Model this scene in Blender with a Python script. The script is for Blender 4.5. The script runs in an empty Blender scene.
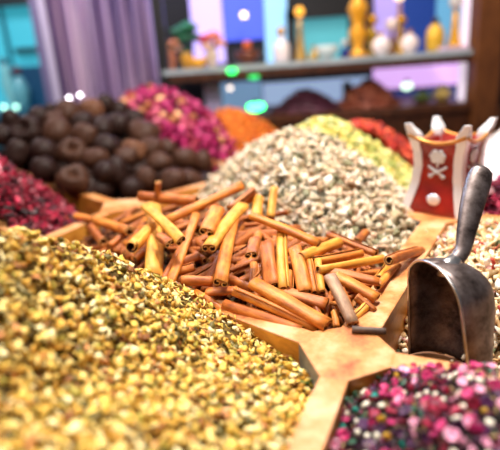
import bpy, bmesh, math, random
import numpy as np
from mathutils import Vector, Matrix
RNG = np.random.default_rng(11)
random.seed(5)
SC = bpy.context.scene
COL = SC.collection

# ------------------------------------------------------------------ camera
FPX, PITCH, ROLL, CAMH = 500.0, math.radians(18), math.radians(4), 0.25
Fv = np.array([0, math.cos(PITCH), -math.sin(PITCH)])
R0 = np.array([1.0, 0, 0]); U0 = np.cross(R0, Fv)
Rv = math.cos(ROLL) * R0 - math.sin(ROLL) * U0
Uv = math.sin(ROLL) * R0 + math.cos(ROLL) * U0
CAM = np.array([0, 0, CAMH])
def ray(x, y): return Fv + Rv * (x - 250) / FPX - Uv * (y - 225) / FPX
def at_z(x, y, z=0.0):
    d = ray(x, y); return CAM + d * ((z - CAMH) / d[2])
def at_y(x, y, Y):
    d = ray(x, y); return CAM + d * (Y / d[1])
def at_d(x, y, D): return CAM + ray(x, y) * D
def depth(p): return float((np.asarray(p) - CAM) @ Fv)
cd = bpy.data.cameras.new('camera'); cam = bpy.data.objects.new('camera', cd); COL.objects.link(cam)
cam.matrix_world = Matrix(((Rv[0], Uv[0], -Fv[0], 0), (Rv[1], Uv[1], -Fv[1], 0), (Rv[2], Uv[2], -Fv[2], CAMH), (0, 0, 0, 1)))
cd.sensor_fit = 'HORIZONTAL'; cd.sensor_width = 36; cd.lens = 36; cd.clip_start = 0.01
cd.dof.use_dof = True; cd.dof.focus_distance = 0.54; cd.dof.aperture_fstop = 2.7
SC.camera = cam
SC.view_settings.view_transform = 'Standard'; SC.view_settings.look = 'None'; SC.view_settings.gamma = 1
SC.view_settings.use_curve_mapping = False
SC.view_settings.exposure = 0.15

# ------------------------------------------------------------------ materials
def s2l(c):
    return tuple((v / 12.92 if v <= .04045 else ((v + .055) / 1.055) ** 2.4) for v in c)
def H(h):
    h = h.lstrip('#'); return s2l([int(h[i:i + 2], 16) / 255 for i in (0, 2, 4)])
def new_mat(name):
    m = bpy.data.materials.new(name); m.use_nodes = True
    return m, m.node_tree, m.node_tree.nodes['Principled BSDF']
def solid(name, hexc, rough=.5, metal=0, var=.0, scale=40, hex2=None, bump=0, coat=0, detail=4, stretch=None):
    m, nt, b = new_mat(name)
    b.inputs['Roughness'].default_value = rough; b.inputs['Metallic'].default_value = metal
    if name.startswith('dried_lime'): b.inputs['Specular IOR Level'].default_value = .2
    b.inputs['Coat Weight'].default_value = coat
    c = H(hexc)
    if hex2 or bump:
        tc = nt.nodes.new('ShaderNodeTexCoord'); n = nt.nodes.new('ShaderNodeTexNoise')
        n.inputs['Scale'].default_value = scale; n.inputs['Detail'].default_value = detail
        mp = nt.nodes.new('ShaderNodeMapping'); nt.links.new(tc.outputs['Object'], mp.inputs[0]); nt.links.new(mp.outputs[0], n.inputs['Vector'])
        if stretch: mp.inputs['Scale'].default_value = stretch
        if hex2:
            r = nt.nodes.new('ShaderNodeValToRGB'); r.color_ramp.elements[0].position = .36; r.color_ramp.elements[1].position = .64
            r.color_ramp.elements[0].color = (*c, 1); r.color_ramp.elements[1].color = (*H(hex2), 1)
            nt.links.new(n.outputs['Fac'], r.inputs[0]); nt.links.new(r.outputs[0], b.inputs['Base Color'])
        else: b.inputs['Base Color'].default_value = (*c, 1)
        if bump:
            bp = nt.nodes.new('ShaderNodeBump'); bp.inputs['Strength'].default_value = bump; bp.inputs['Distance'].default_value = .002
            nt.links.new(n.outputs['Fac'], bp.inputs['Height']); nt.links.new(bp.outputs[0], b.inputs['Normal'])
    else: b.inputs['Base Color'].default_value = (*c, 1)
    return m
def glow(name, hexc, s):
    m, nt, b = new_mat(name); c = H(hexc)
    b.inputs['Base Color'].default_value = (*c, 1); b.inputs['Emission Color'].default_value = (*c, 1); b.inputs['Emission Strength'].default_value = s
    return m
def flake_mat(name, stops, rough=.6, trans=.0, spec=.5):
    """each loose piece takes its own colour from a palette (a random number stored per piece)"""
    m, nt, b = new_mat(name)
    a = nt.nodes.new('ShaderNodeAttribute'); a.attribute_name = 'rnd'
    r = nt.nodes.new('ShaderNodeValToRGB'); cr = r.color_ramp; cr.interpolation = 'CONSTANT'
    tot = sum(w for _, w in stops); p = 0
    for i, (h, w) in enumerate(stops):
        e = cr.elements[i] if i < 2 else cr.elements.new(p / tot)
        e.position = p / tot; e.color = (*H(h), 1); p += w
    nt.links.new(a.outputs['Fac'], r.inputs[0])
    n = nt.nodes.new('ShaderNodeTexNoise'); n.inputs['Scale'].default_value = 260
    tc = nt.nodes.new('ShaderNodeTexCoord'); nt.links.new(tc.outputs['Object'], n.inputs['Vector'])
    mx = nt.nodes.new('ShaderNodeMix'); mx.data_type = 'RGBA'; mx.blend_type = 'MULTIPLY'; mx.inputs[0].default_value = .55
    r2 = nt.nodes.new('ShaderNodeValToRGB'); r2.color_ramp.elements[0].position = .3; r2.color_ramp.elements[1].position = .6
    r2.color_ramp.elements[0].color = (.70, .60, .46, 1)
    nt.links.new(n.outputs['Fac'], r2.inputs[0]); nt.links.new(r.outputs[0], mx.inputs[6]); nt.links.new(r2.outputs[0], mx.inputs[7])
    nt.links.new(mx.outputs[2], b.inputs['Base Color']); b.inputs['Roughness'].default_value = rough
    b.inputs['Specular IOR Level'].default_value = spec
    return m
def wood(name, a, b_, scale=(1, 1, 1), rough=.5, c=None):
    m, nt, b = new_mat(name)
    tc = nt.nodes.new('ShaderNodeTexCoord'); mp = nt.nodes.new('ShaderNodeMapping'); mp.inputs['Scale'].default_value = scale
    n = nt.nodes.new('ShaderNodeTexNoise'); n.inputs['Scale'].default_value = 18; n.inputs['Detail'].default_value = 8; n.inputs['Roughness'].default_value = .7
    nt.links.new(tc.outputs['Object'], mp.inputs[0]); nt.links.new(mp.outputs[0], n.inputs['Vector'])
    r = nt.nodes.new('ShaderNodeValToRGB'); r.color_ramp.elements[0].position = .32; r.color_ramp.elements[1].position = .62
    r.color_ramp.elements[0].color = (*H(a), 1); r.color_ramp.elements[1].color = (*H(b_), 1)
    if c:
        e = r.color_ramp.elements.new(.47); e.color = (*H(c), 1)
    nt.links.new(n.outputs['Fac'], r.inputs[0]); nt.links.new(r.outputs[0], b.inputs['Base Color'])
    bp = nt.nodes.new('ShaderNodeBump'); bp.inputs['Strength'].default_value = .25; bp.inputs['Distance'].default_value = .001
    nt.links.new(n.outputs['Fac'], bp.inputs['Height']); nt.links.new(bp.outputs[0], b.inputs['Normal'])
    b.inputs['Roughness'].default_value = rough
    return m

# ------------------------------------------------------------------ helpers
def mesh_np(name, V, polys, mats, rnd=None, smooth=False, midx=None):
    me = bpy.data.meshes.new(name)
    V = np.asarray(V, dtype=np.float64)
    me.from_pydata(V.tolist(), [], [list(p) for p in polys]) if not isinstance(polys, np.ndarray) else _fast(me, V, polys)
    for m in (mats if isinstance(mats, (list, tuple)) else [mats]): me.materials.append(m)
    if rnd is not None:
        at = me.attributes.new('rnd', 'FLOAT', 'POINT'); at.data.foreach_set('value', np.asarray(rnd, dtype=np.float32))
    if smooth: me.polygons.foreach_set('use_smooth', np.ones(len(me.polygons), dtype=bool))
    if midx is not None: me.polygons.foreach_set('material_index', np.asarray(midx, dtype=np.int32))
    me.update(); return me
def _fast(me, V, T):
    k = T.shape[1]; n = len(T)
    me.vertices.add(len(V)); me.vertices.foreach_set('co', V.astype(np.float32).ravel())
    me.loops.add(n * k); me.loops.foreach_set('vertex_index', T.astype(np.int32).ravel())
    me.polygons.add(n); me.polygons.foreach_set('loop_start', np.arange(0, n * k, k, dtype=np.int32))
    try: me.polygons.foreach_set('loop_total', np.full(n, k, dtype=np.int32))
    except Exception: pass
    me.update(calc_edges=True); me.validate()
def link(name, me, parent=None, label=None, cat=None, group=None, kind=None):
    o = bpy.data.objects.new(name, me); COL.objects.link(o)
    if parent is not None: o.parent = parent
    return tag(o, label, cat, group, kind)
def tag(o, label=None, cat=None, group=None, kind=None):
    if label: o['label'] = label
    if cat: o['category'] = cat
    if group: o['group'] = group
    if kind: o['kind'] = kind
    return o
def thing(name, label, cat, loc=(0, 0, 0), group=None, rotz=0):
    o = bpy.data.objects.new(name, None); COL.objects.link(o); o.location = loc; o.rotation_euler = (0, 0, rotz)
    o.empty_display_size = .01
    return tag(o, label, cat, group)
def bm_mesh(name, bm, mats, smooth=False):
    me = bpy.data.meshes.new(name); bmesh.ops.recalc_face_normals(bm, faces=bm.faces[:]); bm.to_mesh(me); bm.free()
    for m in (mats if isinstance(mats, (list, tuple)) else [mats]): me.materials.append(m)
    if smooth:
        for p in me.polygons: p.use_smooth = True
    return me
def box(bm, x0, x1, y0, y1, z0, z1, bev=0):
    r = bmesh.ops.create_cube(bm, size=1)
    for v in r['verts']:
        v.co = Vector(((x0 + x1) / 2 + v.co.x * (x1 - x0), (y0 + y1) / 2 + v.co.y * (y1 - y0), (z0 + z1) / 2 + v.co.z * (z1 - z0)))
    if bev:
        es = list({e for v in r['verts'] for e in v.link_edges})
        bmesh.ops.bevel(bm, geom=es, offset=bev, segments=2, affect='EDGES', profile=.6)
def prism(bm, pts, z0, z1, bev=0, top_mat=0, side_mat=0):
    vb = [bm.verts.new((p[0], p[1], z0)) for p in pts]; vt = [bm.verts.new((p[0], p[1], z1)) for p in pts]
    n = len(pts); fs = []
    t = bm.faces.new(vt); t.material_index = top_mat; b = bm.faces.new(vb[::-1]); b.material_index = side_mat
    for i in range(n):
        f = bm.faces.new((vb[i], vb[(i + 1) % n], vt[(i + 1) % n], vt[i])); f.material_index = side_mat
    if bev: bmesh.ops.bevel(bm, geom=list(t.edges), offset=bev, segments=2, affect='EDGES', profile=.6)
def lathe(bm, prof, n=20, c=(0, 0, 0), close=True):
    rings = []
    for r, z in prof:
        if r < 1e-6: rings.append([bm.verts.new((c[0], c[1], c[2] + z))])
        else: rings.append([bm.verts.new((c[0] + r * math.cos(2 * math.pi * i / n), c[1] + r * math.sin(2 * math.pi * i / n), c[2] + z)) for i in range(n)])
    for a, b in zip(rings, rings[1:]):
        for i in range(n):
            j = (i + 1) % n
            if len(a) == 1 and len(b) == 1: continue
            if len(a) == 1: bm.faces.new((a[0], b[j], b[i]))
            elif len(b) == 1: bm.faces.new((a[i], a[j], b[0]))
            else: bm.faces.new((a[i], a[j], b[j], b[i]))
    if close:
        if len(rings[0]) > 1: bm.faces.new(rings[0][::-1])
        if len(rings[-1]) > 1: bm.faces.new(rings[-1])
def ball(bm, c, r, sx=1, sy=1, sz=1, sub=2):
    m = Matrix.Translation(Vector(c)) @ Matrix.Diagonal((r * sx, r * sy, r * sz, 1))
    bmesh.ops.create_icosphere(bm, subdivisions=sub, radius=1, matrix=m)
def tube(bm, pts, rad, n=8, caps=True):
    pts = [Vector(p) for p in pts]; rad = rad if isinstance(rad, (list, tuple)) else [rad] * len(pts)
    rings = []; up = Vector((0, 0, 1))
    for i, p in enumerate(pts):
        t = (pts[min(i + 1, len(pts) - 1)] - pts[max(i - 1, 0)]).normalized()
        a = t.cross(up); a = a if a.length > .05 else t.cross(Vector((1, 0, 0))); a.normalize(); b = t.cross(a)
        rings.append([bm.verts.new(p + rad[i] * (math.cos(2 * math.pi * k / n) * a + math.sin(2 * math.pi * k / n) * b)) for k in range(n)])
    for r, s in zip(rings, rings[1:]):
        for k in range(n): bm.faces.new((r[k], r[(k + 1) % n], s[(k + 1) % n], s[k]))
    if caps: bm.faces.new(rings[0][::-1]); bm.faces.new(rings[-1])

def inside(poly, x, y):
    x = np.asarray(x); y = np.asarray(y); c = np.zeros(x.shape, bool); n = len(poly); j = n - 1
    for i in range(n):
        xi, yi = poly[i][:2]; xj, yj = poly[j][:2]
        c ^= ((yi > y) != (yj > y)) & (x < (xj - xi) * (y - yi) / (yj - yi + 1e-12) + xi); j = i
    return c
class Heap:
    """a cone of loose goods with a rounded top: peak (x, y, z), foot radii, foot height"""
    def __init__(s, peak, rx, ry, rot=0, foot=-.03, a=.25, poly=None, lump=.004, power=1, seed=0, extra=(), lim=1.2, walls=()):
        s.walls = walls; s.lim = lim
        s.p = np.array(peak); s.rx, s.ry = rx, ry; s.c, s.s_ = math.cos(rot), math.sin(rot); s.foot = foot; s.a = a; s.poly = poly; s.l = lump; s.sd = seed; s.extra = extra
    def z(s, x, y):
        dx, dy = x - s.p[0], y - s.p[1]
        u = (dx * s.c + dy * s.s_) / s.rx; v = (-dx * s.s_ + dy * s.c) / s.ry
        r = np.sqrt(u * u + v * v); a = s.a
        q = 1 - (np.sqrt(r * r + a * a) - a) / (math.sqrt(1 + a * a) - a)
        q = np.maximum(q, -.25)
        zz = s.foot + (s.p[2] - s.foot) * q
        for (ex, ey, ez, er) in s.extra:
            zz = zz + ez * np.exp(-((x - ex) ** 2 + (y - ey) ** 2) / er ** 2)
        for (q, n, d, z0, zs_, k, kk) in s.walls:      # loose goods slope down to the rim they lean on
            dist = (x - q[0]) * n[0] + (y - q[1]) * n[1]; along = (x - q[0]) * d[0] + (y - q[1]) * d[1]
            zz = np.minimum(zz, z0 + zs_ * np.clip(along, -.1, .6) + (k + kk * np.clip(along - .10, 0, .5)) * np.maximum(dist, -.02))
        return zz + s.l * (np.sin(x * 61 + s.sd) * np.sin(y * 53 + s.sd * 2) + .6 * np.sin(x * 117 + y * 93 + s.sd))
    def ok(s, x, y):
        dx, dy = x - s.p[0], y - s.p[1]
        u = (dx * s.c + dy * s.s_) / s.rx; v = (-dx * s.s_ + dy * s.c) / s.ry
        k = u * u + v * v < s.lim
        return k & inside(s.poly, x, y) if s.poly is not None else k
    def normal(s, x, y):
        e = .004
        gx = (s.z(x + e, y) - s.z(x - e, y)) / (2 * e); gy = (s.z(x, y + e) - s.z(x, y - e)) / (2 * e)
        n = np.stack([-gx, -gy, np.ones_like(gx)], -1); return n / np.linalg.norm(n, axis=-1, keepdims=True)
    def hit(s, px, py, off=0.0):
        d = ray(px, py); t = np.arange(.12, 3.0, .0015); P = CAM + d * t[:, None]
        w = np.nonzero(P[:, 2] < s.z(P[:, 0], P[:, 1]) + off)[0]
        return P[w[0]] if len(w) else None
    def sample(s, n, near=0.0):
        """random points on the heap; near > 0 puts more of them towards the stall's front"""
        R = max(s.rx, s.ry) * s.lim ** .5; xs, ys = [], []; k = 0
        while k < n:
            x = RNG.uniform(-R, R, 4 * n) + s.p[0]; y = RNG.uniform(-R, R, 4 * n) + s.p[1]
            m = s.ok(x, y) & (y > .02)
            if near: m &= RNG.random(4 * n) < np.clip((near / np.maximum(y, .05)) ** 2, 0, 1)
            xs.append(x[m]); ys.append(y[m]); k += m.sum()
        return np.concatenate(xs)[:n], np.concatenate(ys)[:n]
    def core(s, step=.012, drop=.004):
        R = max(s.rx, s.ry) * s.lim ** .5; n = int(2 * R / step); g = np.linspace(-R, R, n)
        X, Y = np.meshgrid(g + s.p[0], g + s.p[1]); Z = s.z(X, Y) - drop
        K = s.ok(X, Y); V = np.stack([X.ravel(), Y.ravel(), Z.ravel()], -1); F = []
        idx = np.arange(n * n).reshape(n, n)
        m = K[:-1, :-1] & K[1:, :-1] & K[:-1, 1:] & K[1:, 1:]
        F = np.stack([idx[:-1, :-1][m], idx[:-1, 1:][m], idx[1:, 1:][m], idx[1:, :-1][m]], -1)
        used = np.unique(F); mp = np.full(n * n, -1); mp[used] = np.arange(len(used))
        F = mp[F]; return V[used], np.concatenate([F[:, [0, 1, 2]], F[:, [0, 2, 3]]])
# templates of loose pieces, unit size about 1 across, triangles
def t_flake(k=7, cup=.18, thick=.05, seed=0, lx=1.0, ly=.75):
    r = np.random.default_rng(seed); a = np.linspace(0, 2 * np.pi, k, endpoint=False) + r.uniform(-.25, .25, k)
    rad = .5 * r.uniform(.7, 1.1, k); x = rad * np.cos(a) * lx; y = rad * np.sin(a) * ly
    z = cup * (x * x * 4 - .3) + r.uniform(-.05, .05, k)
    top = np.stack([x, y, z + thick], -1); bot = np.stack([x * .92, y * .92, z - thick], -1)
    V = np.concatenate([top, bot, [[0, 0, -cup * .3 + thick * 1.6]], [[0, 0, -cup * .3 - thick]]]); T = []
    for i in range(k):
        j = (i + 1) % k; T += [(i, j, 2 * k), (k + j, k + i, 2 * k + 1), (i, k + i, j), (j, k + i, k + j)]
    return V, np.array(T)
def t_chunk(seed=0, sx=1, sy=.8, sz=.6, jag=.22):
    bm = bmesh.new(); bmesh.ops.create_icosphere(bm, subdivisions=1, radius=.5); r = np.random.default_rng(seed)
    V = np.array([v.co[:] for v in bm.verts]); V *= (1 + r.uniform(-jag, jag, (len(V), 1))); V *= (sx, sy, sz)
    T = np.array([[v.index for v in f.verts] for f in bm.faces]); bm.free(); return V, T
def t_curl(seed=0, L=1.0, W=.35, turn=2.2, n=7, th=.03):
    """a curled strip of petal or leaf"""
    r = np.random.default_rng(seed); V = []; T = []
    t = np.linspace(-.5, .5, n); ph = t * turn + r.uniform(-.3, .3); x = np.cumsum(np.cos(ph)) * L / n; z = np.cumsum(np.sin(ph)) * L / n * .8
    x -= x.mean(); z -= z.mean(); w = W * (1 - (2 * t) ** 2 * .75) * r.uniform(.8, 1.1, n); tw = r.uniform(-.6, .6)
    for i in range(n):
        for s_, dz in ((-.5, th), (.5, th), (.5, -th), (-.5, -th)): V.append((x[i], s_ * w[i], z[i] + dz + s_ * w[i] * tw * t[i] * 2))
    for i in range(n - 1):
        a = 4 * i; b = a + 4
        for k in range(4):
            l = (k + 1) % 4; T += [(a + k, a + l, b + k), (a + l, b + l, b + k)]
    T += [(0, 2, 1), (0, 3, 2)]; e = 4 * (n - 1); T += [(e, e + 1, e + 2), (e, e + 2, e + 3)]
    return np.array(V), np.array(T)
def t_stick(seed=0, r=.09, n=6):
    q = np.random.default_rng(seed); V = []; T = []
    for i, x in enumerate((-.5, -.15, .2, .5)):
        o = q.uniform(-.06, .06, 2)
        for k in range(n): V.append((x, o[0] + r * math.cos(2 * math.pi * k / n), o[1] + r * math.sin(2 * math.pi * k / n)))
    for i in range(3):
        for k in range(n):
            a, b = i * n + k, i * n + (k + 1) % n; T += [(a, b, a + n), (b, b + n, a + n)]
    for k in range(1, n - 1): T += [(0, k + 1, k), (3 * n, 3 * n + k, 3 * n + k + 1)]
    return np.array(V), np.array(T)
def frames(N, tilt):
    n = len(N); nn = N + RNG.normal(0, tilt, (n, 3)); nn /= np.linalg.norm(nn, axis=1, keepdims=True)
    q = RNG.normal(0, 1, (n, 3)); a = np.cross(nn, q); a /= np.linalg.norm(a, axis=1, keepdims=True); b = np.cross(nn, a)
    return np.stack([a, b, nn], -1)
def pieces(heap, n, templ, size, tilt, lift=(0, 1), near=0.0, xy=None):
    x, y = heap.sample(n, near) if xy is None else xy
    n = len(x); Vs, Ts, rn, base = [], [], [], 0
    N = heap.normal(x, y); S = RNG.uniform(*size, n); P = np.stack([x, y, heap.z(x, y)], -1) + N * (S * RNG.uniform(*lift, n) * .4)[:, None]
    M = frames(N, tilt); pick = RNG.integers(0, len(templ), n); rv = RNG.random(n)
    for k, (V, T) in enumerate(templ):
        i = np.nonzero(pick == k)[0]
        if not len(i): continue
        W = np.einsum('nij,vj->nvi', M[i], V) * S[i, None, None] + P[i, None, :]
        Vs.append(W.reshape(-1, 3)); Ts.append((T[None] + (base + np.arange(len(i)) * len(V))[:, None, None]).reshape(-1, 3)); rn.append(np.repeat(rv[i], len(V))); base += len(i) * len(V)
    return np.concatenate(Vs), np.concatenate(Ts), np.concatenate(rn)
def heap_object(name, heap, mat, layers, label, cat, core_mat=None, core_drop=.004, group=None):  # core_mat: tone of the filler surface under the pieces
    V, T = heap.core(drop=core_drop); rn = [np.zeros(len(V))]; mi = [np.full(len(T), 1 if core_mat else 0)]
    Vs, Ts = [V], [T]; b = len(V)
    for (n, templ, size, tilt, lift, near) in layers:
        v, t, r = pieces(heap, n, templ, size, tilt, lift, near)
        Vs.append(v); Ts.append(t + b); rn.append(r); mi.append(np.zeros(len(t))); b += len(v)
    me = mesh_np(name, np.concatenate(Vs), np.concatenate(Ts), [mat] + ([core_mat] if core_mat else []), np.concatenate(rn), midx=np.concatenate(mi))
    return link(name, me, None, label, cat, group, 'stuff')

# ------------------------------------------------------------------ stall plan (tray rims lie at height 0)
G = lambda x, y, z=0.0: at_z(x, y, z)
J = G(345, 351)[:2]; Jt = G(122, 205)[:2]
b1 = G(165, 285)[:2]; uB = (b1 - J) / np.linalg.norm(b1 - J)
uA = G(428, 236)[:2] - J; uA /= np.linalg.norm(uA)
K = G(439, 214)[:2]
dl = G(62, 231)[:2] - Jt; dl /= np.linalg.norm(dl)
A_ = np.array([uB, -dl]).T; s_, t_ = np.linalg.solve(A_, Jt - J); J3 = J + uB * s_
Nend = G(302, 455)[:2]; uN = (Nend - J) / np.linalg.norm(Nend - J); Nend = J + uN * .3
Rt = G(500, 378)[:2]; uR = (Rt - J) / np.linalg.norm(Rt - J); Rend = J + uR * .75
ub = (G(15, 171)[:2] - Jt); ub /= np.linalg.norm(ub); Lend = Jt + ub * .75
um = (G(195, 186)[:2] - Jt); um /= np.linalg.norm(um); Mend = Jt + um * .45
Y3 = J3 + uB * .5
print('J', J, 'Jt', Jt, 'J3', J3, 'K', K, 'uA', uA, 'uB', uB, 'uR', uR)

m_top = wood('pale_top_wood', '#984818', '#e4ae80', (1, 1, 1), .5, '#cf8848')  # paler wood on top faces, oranger wood on upright faces
m_side = wood('orange_side_wood', '#a05814', '#e09a3c', (1, 1, 2), .4)
m_grey = wood('shaded_chamfer_wood', '#5b554f', '#9c948a', (1, 1, 2), .6)
m_base = wood('tray_floor_wood', '#4a2a14', '#7a4b26', (1, 3, 1), .6)

tray = thing('spice_display_tray', 'pale wooden display tray divided into compartments full of spices', 'tray')
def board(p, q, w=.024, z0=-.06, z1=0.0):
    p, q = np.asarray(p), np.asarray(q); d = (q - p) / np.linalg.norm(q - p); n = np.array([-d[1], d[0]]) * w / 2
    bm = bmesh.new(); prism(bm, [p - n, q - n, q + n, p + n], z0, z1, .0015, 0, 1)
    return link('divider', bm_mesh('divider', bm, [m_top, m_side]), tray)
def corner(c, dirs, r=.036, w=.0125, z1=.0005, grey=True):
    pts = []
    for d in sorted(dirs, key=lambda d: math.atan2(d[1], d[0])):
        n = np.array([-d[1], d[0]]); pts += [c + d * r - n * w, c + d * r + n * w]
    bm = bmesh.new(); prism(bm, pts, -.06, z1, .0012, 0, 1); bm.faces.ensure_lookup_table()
    for f in bm.faces:      # grey here paints the shade on the chamfer towards the yellow heap
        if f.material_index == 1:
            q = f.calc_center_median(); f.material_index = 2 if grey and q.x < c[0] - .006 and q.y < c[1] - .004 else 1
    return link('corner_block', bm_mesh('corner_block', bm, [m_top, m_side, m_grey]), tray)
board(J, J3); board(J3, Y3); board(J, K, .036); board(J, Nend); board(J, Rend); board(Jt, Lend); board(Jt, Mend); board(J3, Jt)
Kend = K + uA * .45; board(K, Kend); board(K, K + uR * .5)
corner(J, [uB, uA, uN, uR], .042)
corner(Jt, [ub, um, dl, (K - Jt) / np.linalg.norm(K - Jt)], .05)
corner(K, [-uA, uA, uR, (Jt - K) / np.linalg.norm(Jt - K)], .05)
bm = bmesh.new(); prism(bm, [(-1.1, .0), (1.05, .0), (1.25, 1.78), (-1.25, 1.78)], -.085, -.06)
link('tray_floor', bm_mesh('tray_floor', bm, m_base), tray)
bm = bmesh.new(); box(bm, -1.25, 1.25, 0.0, 1.8, -.115, -.0855, .004)
tab = thing('stall_table', 'wooden market stall table under the spice tray', 'table', (0, .9, -.9))
m_dark = wood('dark_brown_wood', '#1d0f08', '#4a2713', (3, 1, 1), .45)
o = link('table_top', bm_mesh('table_top', bm, m_dark), tab); o.location = (0, -.9, .9)
for sx in (-1, 1):
    for sy in (-1, 1):
        bm = bmesh.new(); box(bm, sx * 1.15 - .03, sx * 1.15 + .03, sy * .8 - .03, sy * .8 + .03, 0, .785, .003)
        link('leg', bm_mesh('leg', bm, m_dark), tab)

# ------------------------------------------------------------------ heaps of loose spice
far = 3.0
cin_poly = [J, J3, Jt, K]
hp_yellow = Heap(at_y(-8, 248, .349), .271, .264, 1.214, -.049, .31, [J, J + uN * .6, (-1.0, -.2), (-1.1, .6), Y3, J3 + (-.0, .05)], .003, lim=1.9, walls=((J, np.array([-uB[1], uB[0]]), uB, -.036, .17, .30, 5.0), (J, np.array([uN[1], -uN[0]]), uN, -.034, .15, .7, 2.0)))
hp_hib = Heap(at_y(-104, 123, 0.96), 0.30, 0.25, -0.22, -0.047, 0.35, [J3, Jt, Lend, (-1.2, 1.3), (-1.3, .5), Y3], .005, seed=2)
hp_lime = Heap(at_y(62, 100, 1.40), 0.406, 0.358, -0.60, -0.016, 0.32, [Jt, Lend, (-1.2, 1.5), (-.9, 2.0), (-.2, 1.55), Mend + um * .1, Mend], .003, seed=3)
hp_white = Heap(at_y(296, 137, 0.96), 0.20, 0.313, 0.35, -0.037, 0.49, [Jt, J3 + uA * .05, J + uA * .25, K, Kend, (.1, 1.3), Mend], .004, seed=4)
hp_green = Heap(at_y(323, 122, 1.10), 0.20, 0.16, 0.10, -0.017, 0.19, [(-.2, 1.05), (.12, 1.0), Kend + (-.1, -.2), Kend, (.55, 1.3), (.3, 1.6), (-.2, 1.5)], .004, seed=5)
hp_red = Heap(at_y(361, 126, 1.25), 0.18, 0.197, -0.07, -0.040, 0.33, [Kend - uA * .1, Kend, (.9, .95), (1.0, 1.5), (.7, 1.7), (.1, 1.7), (.2, 1.3)], .004, seed=6)
hp_orange = Heap(at_y(228, 110, 1.598), 0.224, 0.215, -1.493, -0.028, 0.52, [(-.3, 1.2), (.4, 1.2), (.3, 1.85), (-.3, 1.85)], .002, seed=7)
hp_rose = Heap(at_y(150, 91, 1.528), 0.293, 0.260, -0.388, -0.042, 0.75, [(-.8, 1.35), (-.3, 1.15), (.1, 1.0), (.15, 1.2), (.0, 1.9), (-.8, 1.9)], .004, seed=8)
hp_tan = Heap(at_y(535, 240, .62), .34, .30, .4, -.055, .4, [J, Rend, K + uR * .5, K], .004, seed=9, extra=((.17, .42, -.05, .075),))
hp_mag = Heap(at_y(541, 177, 0.75), 0.280, 0.179, 0.38, -0.028, 0.18, [K + uA * .02, K + uR * .5 + (.008, .016), (1.2, .8), (.8, 1.0), Kend - uA * .1], .004, seed=10, walls=((K, np.array([-uR[1], uR[0]]), uR, -.03, 0, .9, 0),))
hp_salt = Heap(at_y(543, 112, 1.05), 0.15, 0.24, -0.38, -0.034, 0.70, None, .001, seed=12)
hp_pot = Heap(at_y(488, 396, 0.29), 0.17, 0.15, -0.36, -0.057, 0.40, [J, J + uN * .6, (.9, -.1), Rend], .003, seed=13)
flakes = [t_flake(seed=i, k=6 + i % 3) for i in range(5)] + [t_curl(seed=9, L=1.1, W=.6, turn=1.3)]
chunks = [t_chunk(seed=i, sz=.5 + .1 * i) for i in range(4)]
curls = [t_curl(seed=i, turn=1.6 + .5 * i) for i in range(4)]
sticks_t = [t_stick(i, .1) for i in range(3)]

m = flake_mat('yellow_flower_flakes', [('#fcde84', 4.4), ('#f2ca5a', 4.5), ('#e2b042', 4), ('#ffeeb0', 3), ('#cc942c', 2.6), ('#b4a23a', 1.4), ('#6a5c20', 1.6), ('#8c5214', 2), ('#e0985c', 1)])
mc = solid('yellow_core_shade', '#4a3608', .9, hex2='#80601c', scale=120)  # brown core carries the shadow tone between the flakes in its colour
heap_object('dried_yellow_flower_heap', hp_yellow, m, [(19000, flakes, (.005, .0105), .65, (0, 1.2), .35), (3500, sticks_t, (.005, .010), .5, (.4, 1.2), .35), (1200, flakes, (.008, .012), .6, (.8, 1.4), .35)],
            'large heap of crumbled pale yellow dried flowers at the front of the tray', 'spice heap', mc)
m = flake_mat('hibiscus_petals', [('#8c0a2a', 4), ('#6a0620', 4), ('#b01238', 3), ('#30030f', 5), ('#d83058', 1.6), ('#f4a0b0', .5)], .38)
mc = solid('hibiscus_core', '#22040c', .9)
heap_object('dried_hibiscus_heap', hp_hib, m, [(5000, curls, (.014, .03), .9, (0, 1.2), 0), (1500, flakes, (.01, .022), .9, (.3, 1.3), 0)],
            'heap of dark crimson dried hibiscus petals beside the yellow flower heap', 'spice heap', mc, .006)
m = flake_mat('pale_resin_chunks', [('#e0cfb4', 5), ('#ccb48e', 4), ('#f6e8d6', 2.4), ('#b4a284', 3), ('#86805c', 2.2), ('#50503a', 1.8), ('#e8c4a4', 3), ('#947050', 1.4)], .7)
mc = solid('resin_core', '#4a4636', .9, hex2='#837a66', scale=90)
heap_object('pale_grey_herb_heap', hp_white, m, [(3200, chunks, (.008, .018), .9, (0, 1.1), 0), (3400, flakes, (.010, .022), .9, (.3, 1.3), 0), (1800, sticks_t, (.014, .026), .7, (.4, 1.4), 0)],
            'heap of chunky off-white and grey-green dried herb behind the cinnamon sticks', 'spice heap', mc)
m = flake_mat('yellow_green_buds', [('#e3d887', 4), ('#cfc66a', 4), ('#f2eab0', 2.5), ('#a9a94e', 3), ('#7c8a3c', 2), ('#e6c35a', 2)], .7)
mc = solid('bud_core', '#6d6a2c', .9)
heap_object('yellow_green_bud_heap', hp_green, m, [(3800, chunks, (.011, .021), .9, (0, 1.1), 0), (1500, flakes, (.012, .022), .9, (.3, 1.3), 0)],
            'heap of pale yellow-green dried buds behind the grey herb heap', 'spice heap', mc)
m = flake_mat('red_petals', [('#d03a26', 4), ('#b42018', 3), ('#e8603a', 3), ('#f08858', 1.2), ('#7c100c', 2)], .55)
mc = solid('red_core', '#5c100a', .9)
heap_object('red_dried_petal_heap', hp_red, m, [(3000, flakes, (.014, .026), .9, (0, 1.2), 0)],
            'heap of orange-red dried petals between the yellow-green heap and the incense burner', 'spice heap', mc)
m = flake_mat('orange_petals', [('#f08a1c', 4), ('#e06c10', 4), ('#f8a840', 1.5), ('#b8520c', 2)], .6)
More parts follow.
